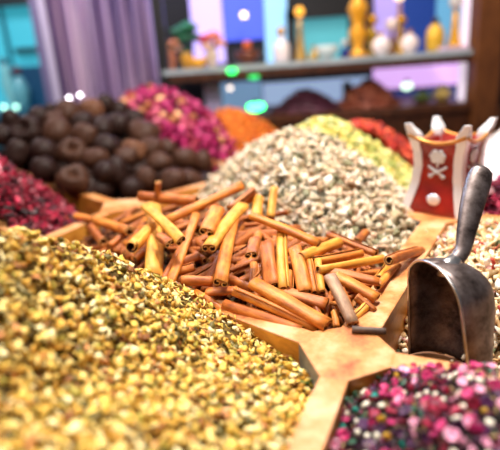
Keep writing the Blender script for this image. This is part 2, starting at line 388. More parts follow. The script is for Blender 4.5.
mc = solid('orange_powder', '#b4560e', .9, hex2='#e07c18', scale=60)
heap_object('orange_spice_heap', hp_orange, m, [(3600, flakes, (.008, .015), .7, (0, 1.0), 0)],
            'heap of bright orange safflower-like spice between rosebuds and yellow-green buds', 'spice heap', mc)
m = flake_mat('rose_crumbs', [('#8a0f46', 4), ('#b01a58', 3), ('#5a0a2e', 3)], .6)
mc = solid('rose_core', '#4a0824', .9)
heap_object('rose_petal_crumbs', hp_rose, m, [(2000, flakes, (.012, .024), .8, (0, .7), 0)],
            'crumbled magenta rose petals lying under the dried rosebuds', 'spice heap', mc, .01)
m = flake_mat('tan_root_bits', [('#f2d4a4', 4), ('#e4b880', 3), ('#fff0d8', 4), ('#c89458', 2.5), ('#94703c', 1.5), ('#c0402c', .8), ('#e8b0a8', 1.4), ('#6a7048', .8)], .65)
mc = solid('tan_core', '#80603c', .9)
heap_object('tan_root_heap', hp_tan, m, [(3000, chunks, (.006, .012), .9, (0, 1.1), 0), (3600, flakes, (.008, .018), .9, (.2, 1.3), 0), (1800, sticks_t, (.010, .022), .6, (.2, 1.2), 0)],
            'heap of pale tan chopped root in the compartment around the metal scoop', 'spice heap', mc)
m = flake_mat('magenta_petals', [('#b01644', 4), ('#8a0e34', 3), ('#d8508a', 1.5), ('#f0b8c0', 1.2), ('#5c0a22', 2)], .6)
mc = solid('magenta_core', '#5a0c26', .9)
heap_object('magenta_petal_heap', hp_mag, m, [(2200, flakes, (.012, .022), .9, (0, 1.2), 0)],
            'heap of magenta and pink dried petals behind the scoop handle', 'spice heap', mc)
m = flake_mat('white_crystals', [('#f6ecf0', 4), ('#ffffff', 3), ('#e8d4dc', 2)], .5)
mc = solid('white_powder', '#f3e8ec', .8)
heap_object('white_crystal_heap', hp_salt, m, [(2200, chunks, (.005, .011), .9, (0, .8), 0)],
            'smooth heap of pinkish white crystals behind the incense burner', 'spice heap', mc, .0)
m = flake_mat('potpourri_crumbs', [('#7a1038', 3), ('#3c1a20', 3), ('#a88a5c', 1.5), ('#2c4a34', 1.5), ('#5c2a4a', 2)], .6)
mc = solid('potpourri_core', '#2a1016', .9)
heap_object('potpourri_crumbs', hp_pot, m, [(5200, flakes, (.003, .006), .8, (0, .8), .35)],
            'fine dark crumbs lying between the larger potpourri pieces', 'spice heap', mc, .006)

def single(name, VT, mats, smooth=False, rnd=None):
    V, T = VT; return mesh_np(name, V, np.array(T), mats, rnd if rnd is not None else None, smooth)
def place(o, p, nrm, size, spin=None, tilt=.5):
    n = Vector(nrm) + Vector(RNG.normal(0, tilt, 3)); n.normalize()
    q = n.to_track_quat('Z', 'Y').to_matrix().to_4x4(); a = RNG.uniform(0, 6.28) if spin is None else spin
    o.matrix_world = Matrix.Translation(Vector(p)) @ q @ Matrix.Rotation(a, 4, 'Z') @ Matrix.Diagonal((size, size, size, 1))
# potpourri pieces, each one a thing
def rose_bud(seed, layers=3):
    bm = bmesh.new(); r = random.Random(seed)
    ball(bm, (0, 0, 0), .34, 1, 1, 1.15, 2)
    for L in range(layers):
        for k in range(4):
            a = k * math.pi / 2 + L * .7 + r.uniform(-.2, .2); rr = .3 + .07 * L; g = []
            for i in range(5):
                row = []
                for j in range(4):
                    th = a + (i - 2) * .27; h = -.38 + j * (.30 - .02 * L); q = rr * (1 - .22 * (j - 1.2) ** 2 * .5) + (.05 * L if j == 3 else 0)
                    row.append(bm.verts.new((q * math.cos(th), q * math.sin(th), h - (.06 if i in (0, 4) else 0))))
                g.append(row)
            for i in range(4):
                for j in range(3): bm.faces.new((g[i][j], g[i + 1][j], g[i + 1][j + 1], g[i][j + 1]))
    me = bm_mesh('rosebud', bm, [], True)
    return me
def petal(seed, cup=.5, n=6):
    V = []; T = []; r = np.random.default_rng(seed)
    for i in range(n):
        for j in range(n):
            u, v = i / (n - 1) * 2 - 1, j / (n - 1) * 2 - 1
            k = math.sqrt(max(1e-6, 1 - v * v * .5)); x = .5 * u * k * (1 + .15 * v); y = .5 * v * math.sqrt(1 - u * u * .5)
            V.append((x, y, cup * (x * x + y * y * .6) + .06 * math.sin(5 * u + seed) * v + .04 * math.sin(7 * v + seed)))
    m = len(V); V = np.array(V); V = np.concatenate([V, V - (0, 0, .045)])
    for i in range(n - 1):
        for j in range(n - 1):
            a, b, c, d = i * n + j, (i + 1) * n + j, (i + 1) * n + j + 1, i * n + j + 1
            T += [(a, b, c), (a, c, d), (m + c, m + b, m + a), (m + d, m + c, m + a)]
    rim = [i * n for i in range(n)] + [(n - 1) * n + j for j in range(1, n)] + [i * n + n - 1 for i in range(n - 2, -1, -1)] + [j for j in range(n - 2, 0, -1)]
    for a, b in zip(rim, rim[1:] + rim[:1]): T += [(a, m + a, b), (b, m + a, m + b)]
    return V, np.array(T)
def pmat(n, h, h2, rough=.5): return solid(n, h, rough, hex2=h2, scale=3.0, bump=.3)
POT = [  # name, label, weight, size, meshes
    ('dried_petal', 'magenta dried petal in the mixed potpourri in front of the scoop', 9, (.0062, .0105), [('petal', 'magenta_petal', '#8c0f4a', '#d8206c')]),
    ('dried_petal', 'deep crimson dried petal in the mixed potpourri in front of the scoop', 6, (.006, .010), [('petal', 'crimson_petal', '#5c0820', '#a81238')]),
    ('dried_petal', 'pale pink dried petal in the mixed potpourri in front of the scoop', 7, (.006, .010), [('petal', 'pink_petal', '#e070a0', '#f8b8cc')]),
    ('dried_petal', 'dark plum dried petal in the mixed potpourri in front of the scoop', 5, (.006, .0095), [('petal', 'plum_petal', '#2c0a2c', '#5a1c54')]),
    ('wood_chip', 'creamy white wood chip in the mixed potpourri in front of the scoop', 7, (.0055, .0095), [('chunk', 'cream_chip', '#e8d8b8', '#faf2e0')]),
    ('dried_leaf', 'dark green dried leaf in the mixed potpourri in front of the scoop', 4, (.006, .011), [('flake', 'green_leaf', '#1c3a2c', '#3c7050')]),
    ('dried_leaf', 'teal-dyed dried leaf in the mixed potpourri in front of the scoop', 1.6, (.006, .010), [('flake', 'teal_leaf', '#0c5a5c', '#2ca890')]),
    ('dried_flower', 'golden yellow dried flower bit in the mixed potpourri before the scoop', 3, (.0055, .0085), [('bud', 'yellow_flower', '#c8901c', '#f0c850')]),
    ('dried_rosebud', 'small red dried rosebud in the mixed potpourri in front of the scoop', 4, (.007, .0095), [('bud', 'red_bud', '#8a0c2c', '#d03058')]),
]
pot_meshes = []
for nm, lb, w, sz, specs in POT:
    ms = []
    for kind, mn, a, b in specs:
        mt = pmat(mn, a, b)
        for s in range(3):
            if kind == 'petal': me = single(nm, petal(s + 1, .5 + .5 * s), mt, True)
            elif kind == 'chunk': me = single(nm, t_chunk(40 + s, 1, .75, .35, .2), mt)
            elif kind == 'flake': me = single(nm, t_curl(50 + s, 1.2, .6, 1.0 + .5 * s, 9), mt, True)
            else: me = rose_bud(60 + s, 2); me.materials.append(mt)
            ms.append(me)
    pot_meshes.append(ms)
wts = np.array([p[2] for p in POT]); wts = wts / wts.sum()
pts = []
for tries in range(9000):
    px, py = RNG.uniform(322, 508), RNG.uniform(362, 458)
    p = hp_pot.hit(px, py)
    if p is None or not hp_pot.ok(p[0], p[1]) or p[2] < -.034: continue
    dd = depth(p); r = .0068
    if inside([J + uN * .013, J + uN * .6, J + uN * .6 + (.012, 0), J + (.014, -.008)], p[0], p[1]): continue
    if all((p - q) @ (p - q) > r * r for q in pts): pts.append(p)
    if len(pts) >= 298: break
print('potpourri pieces', len(pts))
for p in pts:
    k = int(RNG.choice(len(POT), p=wts)); nm, lb, w, sz, _ = POT[k]
    o = link(nm, pot_meshes[k][RNG.integers(0, 3)], None, lb, nm.split('_')[1] if nm != 'dried_rosebud' else 'rosebud', lb.split(' in the')[0] + ' pieces of the potpourri')
    S = RNG.uniform(*sz); n = hp_pot.normal(p[0], p[1]); place(o, p + n * S * .28, n, S, tilt=.55)
# rosebuds on the far heap
mr = [pmat('rosebud_magenta', '#8c1048', '#d83a80'), pmat('rosebud_pink', '#b82c5c', '#f08098'), pmat('rosebud_peach', '#d08058', '#f8c890')]
rb = []
for i, mt in enumerate(mr):
    for s in range(2):
        me = rose_bud(80 + s, 3); me.materials.append(mt); rb.append((i, me))
pts = []
for tries in range(6000):
    px, py = RNG.uniform(124, 262), RNG.uniform(90, 180)
    p = hp_rose.hit(px, py)
    if p is None or not hp_rose.ok(p[0], p[1]): continue
    if all((p - q) @ (p - q) > .021 ** 2 for q in pts): pts.append(p)
    if len(pts) > 230: break
RL = [('magenta dried rosebud in the heap behind the dried limes', .6), ('rose pink dried rosebud in the heap behind the dried limes', .25), ('peach-tipped dried rosebud in the heap behind the dried limes', .15)]
for p in pts:
    i = int(RNG.choice(3, p=[.6, .24, .16])); me = [m_ for k, m_ in rb if k == i][RNG.integers(0, 2)]
    o = link('dried_rosebud', me, None, RL[i][0], 'rosebud', RL[i][0].split(' dried')[0] + ' rosebuds on the far heap')
    n = hp_rose.normal(p[0], p[1]); place(o, p + n * .006, n, RNG.uniform(.024, .034), tilt=.8)
# ------------------------------------------------------------------ cinnamon
hp_cin = Heap(at_y(216, 219, .70), .448, .222, 2.198, -.049, .69, None, .001, seed=21)
def bark(name, dark, mid, lite):
    m, nt, b = new_mat(name); tc = nt.nodes.new('ShaderNodeTexCoord'); N = nt.nodes; Lk = nt.links
    mp = N.new('ShaderNodeMapping'); mp.inputs['Scale'].default_value = (.22, 1, 1); Lk.new(tc.outputs['Object'], mp.inputs[0])
    n1 = N.new('ShaderNodeTexNoise'); n1.inputs['Scale'].default_value = 170; n1.inputs['Detail'].default_value = 6; n1.inputs['Roughness'].default_value = .7; Lk.new(mp.outputs[0], n1.inputs['Vector'])
    n2 = N.new('ShaderNodeTexNoise'); n2.inputs['Scale'].default_value = 45; n2.inputs['Detail'].default_value = 5; Lk.new(tc.outputs['Object'], n2.inputs['Vector'])
    r = N.new('ShaderNodeValToRGB'); r.color_ramp.elements[0].position = .30; r.color_ramp.elements[1].position = .66
    r.color_ramp.elements[0].color = (*H(dark), 1); r.color_ramp.elements[1].color = (*H(lite), 1); e = r.color_ramp.elements.new(.47); e.color = (*H(mid), 1)
    ad = N.new('ShaderNodeMath'); ad.operation = 'MULTIPLY_ADD'; ad.inputs[1].default_value = .55; Lk.new(n1.outputs['Fac'], ad.inputs[0])
    m2 = N.new('ShaderNodeMath'); m2.operation = 'MULTIPLY'; m2.inputs[1].default_value = .45; Lk.new(n2.outputs['Fac'], m2.inputs[0]); Lk.new(m2.outputs[0], ad.inputs[2])
    Lk.new(ad.outputs[0], r.inputs[0]); Lk.new(r.outputs[0], b.inputs['Base Color'])
    bp = N.new('ShaderNodeBump'); bp.inputs['Strength'].default_value = .6; bp.inputs['Distance'].default_value = .0012; Lk.new(n1.outputs['Fac'], bp.inputs['Height']); Lk.new(bp.outputs[0], b.inputs['Normal'])
    b.inputs['Roughness'].default_value = .55; return m
CM = [bark('cinnamon_orange', '#6a2a04', '#c26a18', '#ee9c3c'), bark('cinnamon_brown', '#4c1e06', '#9a4c12', '#d07c2c'), bark('cinnamon_yellow', '#94500c', '#d88e28', '#f8bc54'),
      bark('cinnamon_rust', '#5c2206', '#b05a18', '#dc8434'), bark('cinnamon_grey', '#5a3a28', '#946c50', '#c89c74')]
m_inside = solid('cinnamon_hollow_shade', '#3a1806', .7, hex2='#6a3410', scale=60)  # recess shade painted on the quills' inner faces, for dark holes
m_rim = solid('cinnamon_cut_end', '#b87430', .6, hex2='#e8ac60', scale=90)
m_bark = solid('splinter_bark', '#3a2a24', .7, hex2='#6c564a', scale=60, bump=.5)
def quill(L, r, seed, kind):
    q = random.Random(seed); c = []
    if kind == 'single':
        tm = 2 * math.pi * q.uniform(1.35, 1.7); n = 26; ph = q.uniform(0, 6.28)
        for i in range(n):
            t = i / (n - 1); rad = r * (.42 + .56 * t); c.append((rad * math.cos(ph + t * tm), rad * math.sin(ph + t * tm) * .95))
    else:
        n = 15
        for i in range(n):
            t = i / (n - 1); a = -math.pi / 2 + (1 - t) * -2 * math.pi * 1.15; rad = r * (.20 + .36 * t); c.append((-.44 * r + rad * math.cos(a), rad * math.sin(a)))
        k = q.uniform(.8, 1.0)
        for i in range(n):
            t = 1 - i / (n - 1); a = -math.pi / 2 + (1 - t) * 2 * math.pi * 1.15; rad = r * (.20 + .36 * t) * k; c.append((.44 * r + rad * math.cos(a), rad * math.sin(a) - r * .56 * (1 - k)))
    c = np.array(c); tg = np.gradient(c, axis=0); tg /= np.linalg.norm(tg, axis=1, keepdims=True) + 1e-9; nr = np.stack([-tg[:, 1], tg[:, 0]], -1)
    th = r * .075; A = c + nr * th; B = c - nr * th; ring = np.concatenate([A, B[::-1]]); m = len(ring); S = 9; V = []; bx, by = q.uniform(-.03, .03), q.uniform(-.02, .02)
    tw = q.uniform(-.15, .15)
    for s in range(S):
        u = s / (S - 1) * 2 - 1; sc = 1 + .03 * math.sin(5 * u + seed); off = np.array([bx, by]) * L * (u * u - .4) * .5; a = tw * u
        ro = ring @ np.array([[math.cos(a), math.sin(a)], [-math.sin(a), math.cos(a)]])
        jag = (np.array([q.uniform(-.02, .02) for _ in range(m // 2)]) * r * 6 if s in (0, S - 1) else np.zeros(m // 2)); jag = np.concatenate([jag, jag[::-1]])
        for k in range(m): V.append((u * L / 2 + jag[k] * .3, ro[k, 0] * sc + off[0], ro[k, 1] * sc + off[1]))
    F = []; MI = []
    for s in range(S - 1):
        for k in range(m):
            l = (k + 1) % m; F.append((s * m + k, (s + 1) * m + k, (s + 1) * m + l, s * m + l)); MI.append(1 if k < m // 2 - 1 else 0)
    h = m // 2
    for s, fl in ((0, 0), (S - 1, 1)):
        for k in range(h - 1):
            f = (s * m + k, s * m + k + 1, s * m + m - 2 - k, s * m + m - 1 - k); F.append(f[::-1] if fl else f); MI.append(2)
    return np.array(V), F, MI
def set_stick(o, p, q, roll):
    p, q = Vector(p), Vector(q); x = (q - p).normalized(); z = Vector((0, 0, 1)); y = z.cross(x)
    y = y.normalized() if y.length > .05 else Vector((1, 0, 0)); z = x.cross(y)
    M = Matrix((x, y, z)).transposed().to_4x4(); o.matrix_world = Matrix.Translation((p + q) / 2) @ M @ Matrix.Rotation(roll, 4, 'X')
# x1, y1, x2, y2 (pixels), thickness, lift of each end above the pile, kind (d double curl / s single), colour, label
ST = [
 (140,196,197,201,11,.012,.016,'s',3,'rusty cinnamon stick lying level at the top left of the pile'),
 (159,182,158,197,9,.02,.012,'d',1,'short cinnamon curl poking up above the level top-left stick'),
 (154,206,154,277,15,.022,.018,'d',2,'thick yellow-brown cinnamon stick standing upright at the left of the pile'),
 (146,206,182,241,9,.020,.042,'d',2,'slim yellowish cinnamon stick slanting down across the thick upright one'),
 (152,226,131,247,14,.004,.040,'s',2,'fat yellowish cinnamon quill with its curled end facing out at far left'),
 (96,221,130,232,11,.006,.010,'s',0,'pinkish orange cinnamon stick at the far left edge of the pile'),
 (109,247,131,230,10,.008,.004,'d',3,'short cinnamon stick left of the fat curled quill'),
 (91,227,103,242,9,.004,.008,'s',1,'stubby dark orange cinnamon piece at the pile\'s extreme left'),
 (76,216,98,222,9,.000,.002,'d',0,'orange cinnamon stick end nearest the hibiscus petals'),
 (135,259,149,249,9,.006,.002,'s',0,'cinnamon stub just below the fat curled quill'),
 (166,221,242,186,10,.022,.040,'s',0,'long cinnamon stick rising to the right over the top of the pile'),
 (162,282,182,246,8,.010,.012,'s',3,'thin rusty cinnamon stick leaning beside the thick upright one'),
 (170,285,197,214,8,.016,.018,'d',0,'thin tall cinnamon stick leaning right beside the rusty thin one'),
 (217,210,206,233,13,.006,.044,'d',0,'cinnamon quill with a double-curled end in the middle left of the pile'),
 (242,206,208,248,12,.010,.040,'d',2,'yellowish cinnamon quill pointing its double curl down to the left'),
 (220,283,235,212,12,.030,.022,'d',0,'speckled cinnamon stick standing steeply in the middle of the pile'),
 (230,210,254,191,9,.016,.020,'s',1,'brown cinnamon stick slanting behind the speckled steep one'),
 (160,236,170,244,9,.006,.040,'d',1,'small cinnamon curl under the end of the slim yellowish stick'),
 (181,280,213,281,11,.026,.010,'s',3,'short level cinnamon stick with a dark open left end'),
 (182,263,200,256,11,.004,.004,'s',1,'brown cinnamon stub deep in the left of the pile'),
 (180,271,195,267,10,.004,.004,'s',3,'rusty cinnamon stub just above the short level stick'),
 (174,286,206,313,9,.006,.006,'s',1,'cinnamon stick sloping towards the wooden rim beside the yellow flowers'),
 (196,292,237,320,9,.012,.006,'s',0,'slim cinnamon stick lying slanted against the front wooden rim'),
 (207,293,236,291,11,.008,.010,'d',3,'rusty level cinnamon stick above the slim slanted front one'),
 (225,304,302,331,13,.012,.008,'s',3,'thick rusty cinnamon stick lowest along the front wooden rim'),
 (234,291,318,329,11,.022,.010,'s',0,'long orange cinnamon stick in the middle of the three front slanted ones'),
 (253,283,328,326,15,.026,.014,'d',0,'thickest long cinnamon stick, topmost of the three front slanted ones'),
 (280,291,327,305,12,.012,.010,'d',3,'cinnamon stick running right just behind the thickest front one'),
 (227,277,254,289,10,.008,.012,'s',1,'short cinnamon stick behind the upper end of the thickest front one'),
 (266,244,272,288,14,.018,.012,'d',3,'rough rust-coloured cinnamon stick upright in the centre of the pile'),
 (281,228,283,290,12,.024,.014,'s',2,'smooth yellowish cinnamon stick upright right of the rough rusty one'),
 (290,272,289,290,8,.012,.010,'s',0,'short thin cinnamon stub beside the smooth upright stick'),
 (295,249,305,293,13,.020,.012,'d',0,'broad orange cinnamon stick upright, second right of the rough rusty one'),
 (251,216,319,244,12,.040,.022,'d',0,'long cinnamon stick with a looped left end lying across the back'),
 (274,188,270,218,9,.028,.012,'s',2,'pale cinnamon stick standing up at the back against the grey herb'),
 (275,215,290,212,6,.008,.010,'s',1,'thin brown cinnamon piece behind the standing pale stick'),
 (300,257,338,242,11,.020,.018,'s',2,'yellowish cinnamon stick slanting right over the broad upright one'),
 (255,240,251,256,11,.002,.044,'d',1,'cinnamon quill with its curled end facing the viewer in the centre'),
 (239,204,258,196,9,.010,.012,'s',0,'short orange cinnamon stick at the back near the grey herb'),
 (259,199,257,218,11,.016,.010,'s',2,'stubby pale cinnamon stick at the back left of the standing one'),
 (318,270,383,258,9,.020,.022,'s',2,'long yellowish cinnamon stick lying level in the right half of the pile'),
 (314,262,362,253,10,.012,.016,'s',0,'orange cinnamon stick behind the long level yellowish one'),
 (320,270,379,282,10,.014,.014,'d',3,'rusty cinnamon stick sloping right below the long level yellowish one'),
 (335,276,377,299,13,.018,.012,'d',0,'thick cinnamon stick ending at the right wooden rim'),
 (389,260,421,250,10,.030,.036,'s',1,'brown cinnamon stick reaching out over the right wooden rim'),
 (328,234,376,254,8,.014,.018,'s',1,'thin brown cinnamon stick at the back right edge of the pile'),
 (356,242,365,233,8,.014,.016,'s',1,'tiny brown cinnamon piece standing at the back right edge'),
 (309,261,315,293,8,.016,.012,'s',0,'first of two thin twin cinnamon sticks right of the broad upright one'),
 (318,261,322,293,8,.016,.012,'s',2,'second, paler of two thin twin cinnamon sticks right of the broad one'),
 (330,276,353,324,12,.030,.014,'d',4,'gnarled greyish cinnamon stick sloping down towards the tray corner'),
 (334,312,336,328,8,.010,.006,'s',0,'cinnamon stub standing below the gnarled greyish stick'),
 (377,287,397,266,8,.010,.012,'s',0,'short cinnamon stick parallel to the right wooden rim'),
 (379,278,389,265,8,.010,.010,'s',2,'short pale cinnamon stick next to the one along the right rim'),
 (341,289,351,310,9,.020,.012,'s',3,'short cinnamon stick beside the gnarled greyish one'),
 (354,318,366,307,9,.010,.010,'s',2,'pale cinnamon stub lying in the corner by the right rim'),
 (312,300,322,326,9,.006,.004,'s',1,'dark cinnamon stub behind the ends of the front slanted sticks'),
 (352,329,386,331,5,.024,.024,'s',5,'dark grey bark splinter lying on the tray corner'),
 (356,297,374,312,9,.012,.006,'s',1,'brown cinnamon stub just inside the right wooden rim'),
]
hp_cin.poly = [J, J3, Jt, K]
def pile_point(x, y, off):
    p = hp_cin.hit(x, y, off)
    if p is None or p[1] > .88:      # past the crest: lie on top of the crest
        p = at_y(x, y, float(np.interp(x, [80, 140, 200, 260, 330, 400], [.86, .80, .75, .72, .70, .68])))
    return p
n_st = 0
for i, (x1, y1, x2, y2, th, o1, o2, kind, cm, lb) in enumerate(ST):
    p = pile_point(x1, y1, o1); q = pile_point(x2, y2, o2)
    dm = (depth(p) + depth(q)) / 2; r = th / 2 / FPX * dm * (1.08 if kind == 's' else 1.16)
    # keep the stick at a natural length: pull the far end towards the depth of the near one if the pile's slope stretched it
    L = np.linalg.norm(q - p); Lpx = math.hypot(x2 - x1, y2 - y1) / FPX * dm
    if L > 2.5 * Lpx + .01:
        a, b = ((p, (x2, y2)), (q, (x1, y1)))[0 if depth(p) < depth(q) else 1]
        e = at_d(*b, depth(a) + 1.7 * Lpx + .005)
        if depth(p) < depth(q): q = e
        else: p = e
        L = np.linalg.norm(q - p)
    if cm == 5:
        p, q = at_z(x1, y1, .004), at_z(x2, y2, .004); L = np.linalg.norm(q - p)
        V, F, MI = quill(L, .0035, i, 'single'); nm = 'bark_splinter'; mt = m_bark
    else:
        V, F, MI = quill(L, r, i * 7 + 3, 'single' if kind == 's' else 'double'); nm = 'cinnamon_stick'; mt = CM[cm]
    o = link(nm, mesh_np(nm, V, F, [mt, m_inside, m_rim], smooth=True, midx=MI), None, lb, 'bark' if cm == 5 else 'cinnamon stick', None if cm == 5 else 'cinnamon sticks in the pile')
    set_stick(o, p, q, {'d': math.pi + RNG.uniform(-.5, .5), 's': RNG.uniform(0, 6.28)}[kind])
# sticks buried lower in the pile
def fill_mesh(k):
    V, F, MI = quill(1, .088, 300 + k, 'double' if k % 2 else 'single')
    return mesh_np('cinnamon_stick', V, F, [CM[(1, 3, 0, 1)[k % 4]], m_inside, m_rim], smooth=True, midx=MI)  # buried sticks mostly brown, darkening the gaps by colour
fill = [fill_mesh(k) for k in range(8)]
for tries in range(2000):
    if n_st >= 135: break
    px, py = RNG.uniform(82, 405), RNG.uniform(198, 332)
    p = hp_cin.hit(px, py, -.003)
    if p is None or not inside([J + uA * .03 + uB * .03, J3, Jt, K - uA * .03], p[0], p[1]): continue
    # the pile's outline in plan stays inside the tray rims
    a = RNG.normal(.9, .9); L = RNG.uniform(.05, .085); n = hp_cin.normal(p[0], p[1])
    t = np.array([math.cos(a), math.sin(a), 0]); t = t - n * (t @ n); t /= np.linalg.norm(t)
    e1, e2 = p - t * L / 2, p + t * L / 2
    if not (inside([J, J3, Jt, K], e1[0], e1[1]) and inside([J, J3, Jt, K], e2[0], e2[1])): continue
    o = link('cinnamon_stick', fill[n_st % 8], None, 'cinnamon stick half buried under the other sticks in the middle of the pile', 'cinnamon stick', 'half buried cinnamon sticks')
    set_stick(o, e1, e2, RNG.uniform(0, 6.28)); o.scale = (L, .064, .064) if L < .07 else (L, .076, .076); n_st += 1
m = flake_mat('cinnamon_crumbs', [('#8a4a1c', 4), ('#5a2c10', 4), ('#b87434', 2), ('#6c5a20', 2)], .7)
mc = solid('cinnamon_core_shade', '#2c1608', .9)  # dark brown core stands for the shadowed interior of the pile
hp_c2 = Heap(hp_cin.p - (0, 0, .018), hp_cin.rx * .96, hp_cin.ry * .96, 2.198, -.055, .69, [J, J3, Jt, K], .003, seed=21)
heap_object('cinnamon_bark_crumbs', hp_c2, m, [(2600, flakes, (.008, .02), .8, (0, 1), 0)], 'broken cinnamon bark bits in the gaps under the sticks', 'spice heap', mc)

# ------------------------------------------------------------------ dried limes
LM = [solid('dried_lime_dark', '#120704', .5, hex2='#37201a', scale=14, bump=.4), solid('dried_lime_brown', '#1e0c06', .5, hex2='#5c3a2a', scale=12, bump=.4), solid('dried_lime_tan', '#3a1c0c', .5, hex2='#80543a', scale=12, bump=.4)]
def lime_mesh(seed, dent, mt):
    bm = bmesh.new(); bmesh.ops.create_icosphere(bm, subdivisions=4, radius=1); q = np.random.default_rng(seed)
    w = q.normal(0, 2.0, (7, 3)); ph = q.uniform(0, 6.28, 7); d = Vector((.25, -.8, .5)).normalized()
    for v in bm.verts:
        c = np.array(v.co[:]); k = 1 + .065 * sum(math.sin(w[i] @ c + ph[i]) for i in range(7)) * .6
        k += .012 * math.sin(14 * c[0] + seed) * math.sin(15 * c[1]) * math.sin(13 * c[2])
        t = Vector(v.co).normalized(); up = t.z
        k += .16 * max(0, up - .9) / .1 * .8                             # the nipple at the flower end
        a = t.dot(d)
        if dent and a > .86: k -= .55 * ((a - .86) / .14) ** .7          # a broken-open hole
        elif dent and a > .80: k += .05 * (a - .80) / .06
        v.co = Vector(v.co) * k; v.co.z *= 1.06
    return bm_mesh('dried_lime', bm, mt, True)
lmesh = {}
for c in range(3):
    for dn in (0, 1):
        for s in range(2): lmesh[(c, dn, s)] = lime_mesh(10 * c + dn * 3 + s, dn, LM[c])
LIMES = [  # px, py, radius px, shade, hole
 [(45,170,14,0,0),(74,180,15,1,1),(107,174,13,0,0),(132,190,11,0,0),(146,179,11,1,0),(173,180,14,1,0),(191,181,12,1,0)],
 [(18,153,13,0,0),(44,151,15,0,0),(72,152,14,1,1),(96,160,14,1,0),(117,172,13,0,0),(127,157,12,1,0),(160,164,11,1,0),(185,160,14,1,0),(203,163,11,1,0)],
 [(3,136,12,0,0),(29,130,16,0,1),(57,133,14,1,0),(84,137,13,1,0),(108,148,13,0,0),(133,152,13,2,0),(151,150,12,1,0),(167,148,10,1,0)],
 [(12,122,11,0,0),(40,117,12,0,0),(55,124,12,1,0),(83,124,12,0,0),(103,128,12,0,0),(117,125,13,0,0),(142,136,16,1,0),(156,130,10,0,0)],
 [(52,112,9,0,0),(69,112,12,1,0),(92,111,13,2,0),(106,105,10,0,0),(120,112,11,0,0),(135,119,10,0,0)],
]
ORD = ['first', 'second', 'third', 'fourth', 'fifth', 'sixth', 'seventh', 'eighth', 'ninth']
ROW = ['bottom row', 'second row up', 'middle row', 'second row from the top', 'top row']
SH = ['blackish', 'dark brown', 'tan-brown']
for r, row in enumerate(LIMES):
    row = sorted(row)
    for i, (px, py, rp, c, dn) in enumerate(row):
        p = hp_lime.hit(px, py, .012)
        if p is None or p[1] > 1.9: p = at_y(px, py, 1.35)
        if r == 0: p = at_y(px, py, max(p[1], 1.03))
        R = rp / FPX * depth(p) * .98
        o = link('dried_lime', lmesh[(c, dn, i % 2)], None, '%s %sdried lime, %s from left in the lime heap\'s %s' % (SH[c], 'holed ' if dn else '', ORD[i], ROW[r]), 'dried lime', 'dried limes in the heap')
        o.location = p; o.scale = (R * RNG.uniform(1.0, 1.22), R * RNG.uniform(.9, 1.1), R * RNG.uniform(.9, 1.02))
        o.rotation_euler = (RNG.uniform(-.4, .4), RNG.uniform(-.5, .5), RNG.uniform(-.4, .4)) if dn else tuple(RNG.uniform(0, 6.28, 3))
k = 0
for tries in range(3000):
    px, py = RNG.uniform(-30, 210), RNG.uniform(100, 190)
    p = hp_lime.hit(px, py, -.022)
    if p is None or not hp_lime.ok(p[0], p[1]) or p[1] < 1.05: continue
    o = link('dried_lime', lmesh[(0, 0, k % 2)], None, 'blackish dried lime mostly hidden between the others deep in its heap', 'dried lime', 'dried limes deep in the heap')
    o.location = p; R = RNG.uniform(.026, .032); o.scale = (R, R, R); o.rotation_euler = tuple(RNG.uniform(0, 6.28, 3)); k += 1
    if k >= 45: break
m = flake_mat('lime_crumbs', [('#1a0f0a', 3), ('#2c1a12', 2)], .8)
mc = solid('lime_core', '#0c0705', .9)
hp_l2 = Heap(hp_lime.p - (0, 0, .03), hp_lime.rx, hp_lime.ry, 0, -.05, .3, hp_lime.poly, .002)
heap_object('dried_lime_crumbs', hp_l2, m, [(500, flakes, (.008, .02), .8, (0, 1), 0)], 'black broken lime peel lying under the heap of dried limes', 'spice heap', mc)
# ------------------------------------------------------------------ metal scoop
m_metal, nt, b = new_mat('worn_scoop_metal')
tc = nt.nodes.new('ShaderNodeTexCoord'); n1 = nt.nodes.new('ShaderNodeTexNoise'); n1.inputs['Scale'].default_value = 38; n1.inputs['Detail'].default_value = 8; n1.inputs['Roughness'].default_value = .7
nt.links.new(tc.outputs['Object'], n1.inputs['Vector'])
r1 = nt.nodes.new('ShaderNodeValToRGB'); cr = r1.color_ramp
cr.elements[0].position = .30; cr.elements[0].color = (*H('#1a1210'), 1); cr.elements[1].position = .7; cr.elements[1].color = (*H('#968c8a'), 1)
e = cr.elements.new(.43); e.color = (*H('#584b48'), 1); e = cr.elements.new(.55); e.color = (*H('#7d6f6c'), 1)
nt.links.new(n1.outputs['Fac'], r1.inputs[0]); nt.links.new(r1.outputs[0], b.inputs['Base Color'])
b.inputs['Metallic'].default_value = .85
r2 = nt.nodes.new('ShaderNodeMapRange'); r2.inputs['To Min'].default_value = .6; r2.inputs['To Max'].default_value = .3
nt.links.new(n1.outputs['Fac'], r2.inputs[0]); nt.links.new(r2.outputs[0], b.inputs['Roughness'])
m_inner = solid('dark_scoop_inside', '#2a2320', .5, .7, hex2='#5a4f4a', scale=40, detail=8)  # darker tone meant for the inner side of the bowl
m_metal2 = solid('polished_scoop_edge', '#a9a3a2', .3, .95, hex2='#d8d6d6', scale=30)
N0 = at_d(470, 375, .445); th = math.radians(73)
sv = np.array([-math.cos(th), math.sin(th), 0.0]); sn = np.array([math.sin(th), math.cos(th), 0.0])
su = np.array([-.06, .12, 1.0]); su /= np.linalg.norm(su)
sn = np.cross(su, sv); sn = sn / np.linalg.norm(sn); sn = sn if sn[1] > 0 else -sn
SW, SL, SD = .046, .118, .057
SO = N0 + sv * SW - su * .031
def sp(s, v, n): return SO + su * s + sv * v + sn * n
scoop = thing('metal_scoop', 'worn grey metal scoop standing upright with its handle up in the tan root heap', 'scoop', tuple(SO))
